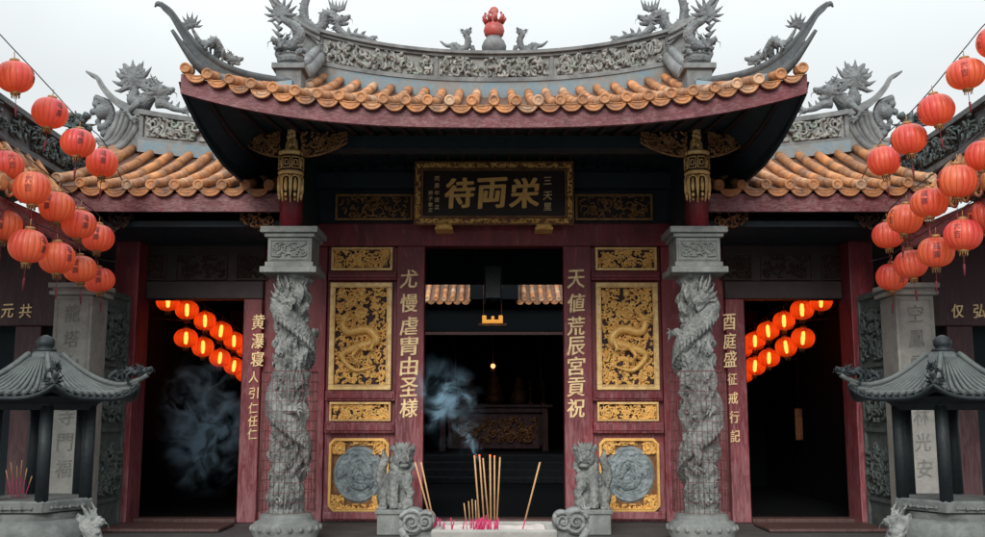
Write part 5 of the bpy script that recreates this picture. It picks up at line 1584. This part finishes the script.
for i in range(34):      # dyed stubs of burnt sticks
    px = R.gauss(481, 9) if i < 26 else R.choice((436, 440, 444, 452, 540))
    y = BY+R.uniform(-.13, .05); b = at(px, 531, y); b.z = zt-.012
    if proto_stub is None:
        st = MB(); st.tube([b, b+Vector((.004, .002, .045))], .003, 6)
        o = proto_stub = build(st, 'incense_stub', M['stickred'], None, origin=b)
        tag(o, 'short magenta stub of a burnt incense stick standing in the ash', 'incense stub', 'burnt stubs in the central trough')
    else: o = proto_stub.copy(); link(o)
    o.location = b; o.rotation_euler = (R.uniform(-.25, .25), R.uniform(-.25, .25), 0); o.scale = (1, 1, R.uniform(.5, 1.2))

# ------------------------------------------------------------------ guardian lions beside the door
def lion(s):
    f = s < 0; Y0 = -1.05; k_ = (Y0-CAMY)/F
    cx = AX(397, 500, Y0)
    T = empty('guardian_lion', (s*cx, Y0, 0), 'grey stone guardian lion statue at the '+('left' if f else 'right')+' of the central doorway', 'statue', 'guardian lions beside the door')
    p = MB(); zp = AZ(512, Y0)
    p.box(cx-.17, cx+.17, Y0-.17, Y0+.17, 0, zp-.04); p.box(cx-.19, cx+.19, Y0-.19, Y0+.19, zp-.039, zp)
    bevel(build(p.flip(f), 'pedestal', M['stone'], T), .01)
    q = MB(); P = lambda a, b, y=0: Vector((AX(a, b, Y0), Y0+y, AZ(b, Y0)))
    # seated body, chest out, head turned to the doorway
    q.tube(crom([P(396, 508, .06), P(394, 497, .06), P(398, 487, .0), P(402, 478, -.03)], 12), [.13, .14, .14, .135, .13, .125, .12, .115, .11, .11, .105, .10, .10], 12)
    for sd in (-1, 1):
        hx = .095*sd
        q.blob(P(394, 503, .02)+Vector((hx, 0, 0)), (.075, .11, .09), 10, 8)
        q.tube([P(394, 509, -.02)+Vector((hx, 0, 0)), P(394, 511, -.13)+Vector((hx, 0, 0))], [.05, .045], 8)
        for t_ in range(3): q.blob(P(394, 511, -.165)+Vector((hx+(t_-1)*.028, 0, 0)), (.018, .025, .018), 6, 5)
    # forelegs: one straight, one raised on the brocade ball
    q.tube([P(402, 486, -.05)+Vector((.06, 0, 0)), P(402, 497, -.13)+Vector((.07, 0, 0)), P(402, 511, -.12)+Vector((.07, 0, 0))], [.055, .045, .045], 9)
    q.tube([P(402, 486, -.05)+Vector((-.06, 0, 0)), P(407, 493, -.13), P(411, 499, -.12), P(409, 503, -.13)], [.055, .05, .042, .04], 9)
    q.blob(P(408, 507, -.12), (.06, .06, .055), 12, 9)
    # head
    h = P(403, 470, -.06); r = .095
    q.blob(h, (r*1.05, r*1.0, r*.95), 14, 10)
    q.blob(h+Vector((-.02, -.09, -.005)), (.062, .05, .04), 10, 8)      # muzzle
    q.blob(h+Vector((-.02, -.135, .012)), (.024, .016, .018), 8, 6)       # nose
    q.blob(h+Vector((-.02, -.075, -.062)), (.05, .045, .02), 10, 8)      # lower jaw
    for sd in (-1, 1):
        q.blob(h+Vector((-.02+.042*sd, -.085, .045)), (.022, .02, .02), 8, 6)
        q.tube([h+Vector((-.02+.03*sd, -.09, .07)), h+Vector((-.02+.07*sd, -.08, .085))], [.014, .008], 6)
        q.tube([h+Vector((.07*sd, 0, .05)), h+Vector((.11*sd, -.02, .10)), h+Vector((.125*sd, -.02, .07))], [.03, .025, .008], 7)
        q.tube([h+Vector((-.02+.05*sd, -.11, -.02)), h+Vector((-.02+.055*sd, -.11, -.05))], [.009, .003], 5)
    R = random.Random(6)
    for k in range(40):
        a = R.uniform(0, 2*pi); e = R.uniform(-.9, 1.2)
        d = Vector((cos(a)*cos(e), abs(sin(a))*cos(e)*.9+.1, sin(e))).normalized()
        q.blob(h+Vector((d.x*r*1.1, d.y*r*1.1, d.z*r*1.08)), R.uniform(.02, .033), 7, 5)
    for k in range(12):
        a = pi*k/11; q.blob(h+Vector((cos(a)*.105, -.02, -.06-.055*sin(a))), .022, 7, 5)
    for k in range(5): q.tube([h+Vector((.02*(k-2), -.03, .085)), h+Vector((.035*(k-2), -.02, .135))], [.022, .006], 6)
    q.tube(crom([P(386, 500, .1), P(381, 490, .1), P(382, 478, .08), P(388, 470, .07)], 10), [.045, .045, .05, .05, .055, .055, .05, .045, .04, .03, .015], 8)
    for k in range(5): q.tube([P(384, 486-k*4, .09), P(379+k, 479-k*4, .08)], [.035, .008], 6)
    remesh(build(q.flip(f), 'lion_body', M['stonecarve'], T), .0065)
    T.scale = (1.06, 1.06, 1.2)
for s in (-1, 1): lion(s)

# ------------------------------------------------------------------ smoke
def smoke(name, c, size, rot, dens, ns, lo, label, seed=0):
    m = bpy.data.materials.new(name); m.use_nodes = True
    N = m.node_tree.nodes; L = m.node_tree.links
    for n in list(N): N.remove(n)
    out = N.new('ShaderNodeOutputMaterial'); pv = N.new('ShaderNodeVolumePrincipled')
    pv.inputs['Color'].default_value = (.52, .80, 1.0, 1); pv.inputs['Anisotropy'].default_value = .1
    tc = N.new('ShaderNodeTexCoord')
    ln = N.new('ShaderNodeVectorMath'); ln.operation = 'LENGTH'; L.new(tc.outputs['Object'], ln.inputs[0])
    fo = N.new('ShaderNodeMapRange'); fo.inputs['From Min'].default_value = 1; fo.inputs['From Max'].default_value = 0.0; fo.interpolation_type = 'SMOOTHERSTEP'; L.new(ln.outputs['Value'], fo.inputs['Value'])
    mp = N.new('ShaderNodeMapping'); mp.inputs['Scale'].default_value = size; mp.inputs['Location'].default_value = (seed, 0, seed*.7); L.new(tc.outputs['Object'], mp.inputs[0])
    nz = N.new('ShaderNodeTexNoise'); nz.inputs['Scale'].default_value = ns; nz.inputs['Detail'].default_value = 5; nz.inputs['Distortion'].default_value = 1.6; nz.inputs['Roughness'].default_value = .6
    L.new(mp.outputs[0], nz.inputs['Vector'])
    mr = N.new('ShaderNodeMapRange'); mr.inputs['From Min'].default_value = lo; mr.inputs['From Max'].default_value = lo+.28; L.new(nz.outputs[0], mr.inputs['Value'])
    mu = N.new('ShaderNodeMath'); mu.operation = 'MULTIPLY'; L.new(fo.outputs[0], mu.inputs[0]); L.new(mr.outputs[0], mu.inputs[1])
    m2 = N.new('ShaderNodeMath'); m2.operation = 'MULTIPLY'; L.new(mu.outputs[0], m2.inputs[0]); m2.inputs[1].default_value = dens
    L.new(m2.outputs[0], pv.inputs['Density']); L.new(pv.outputs[0], out.inputs['Volume'])
    b = MB(); b.blob((0, 0, 0), 1, 20, 14)
    o = build(b, 'incense_smoke', m); o.location = c; o.scale = size; o.rotation_euler = rot
    tag(o, label, 'smoke', kind='stuff')
smoke('smoke_door', at(203, 422, .48), (.66, .44, 1.05), (0, 0, 0), 24.0, 3.4, .49, 'large bluish smoke cloud drifting in the left side doorway')
smoke('smoke_plume', at(450, 404, -6.4), (.20, .14, .30), (0, radians(-22), 0), 30, 6, .50, 'soft bluish smoke cloud in the central doorway, left of the incense tips', 3)
smoke('smoke_wisp', at(468, 440, -6.85), (.045, .05, .135), (0, radians(-38), 0), 60, 17, .50, 'thin smoke wisp curling up from the tips of the central incense sticks', 7)
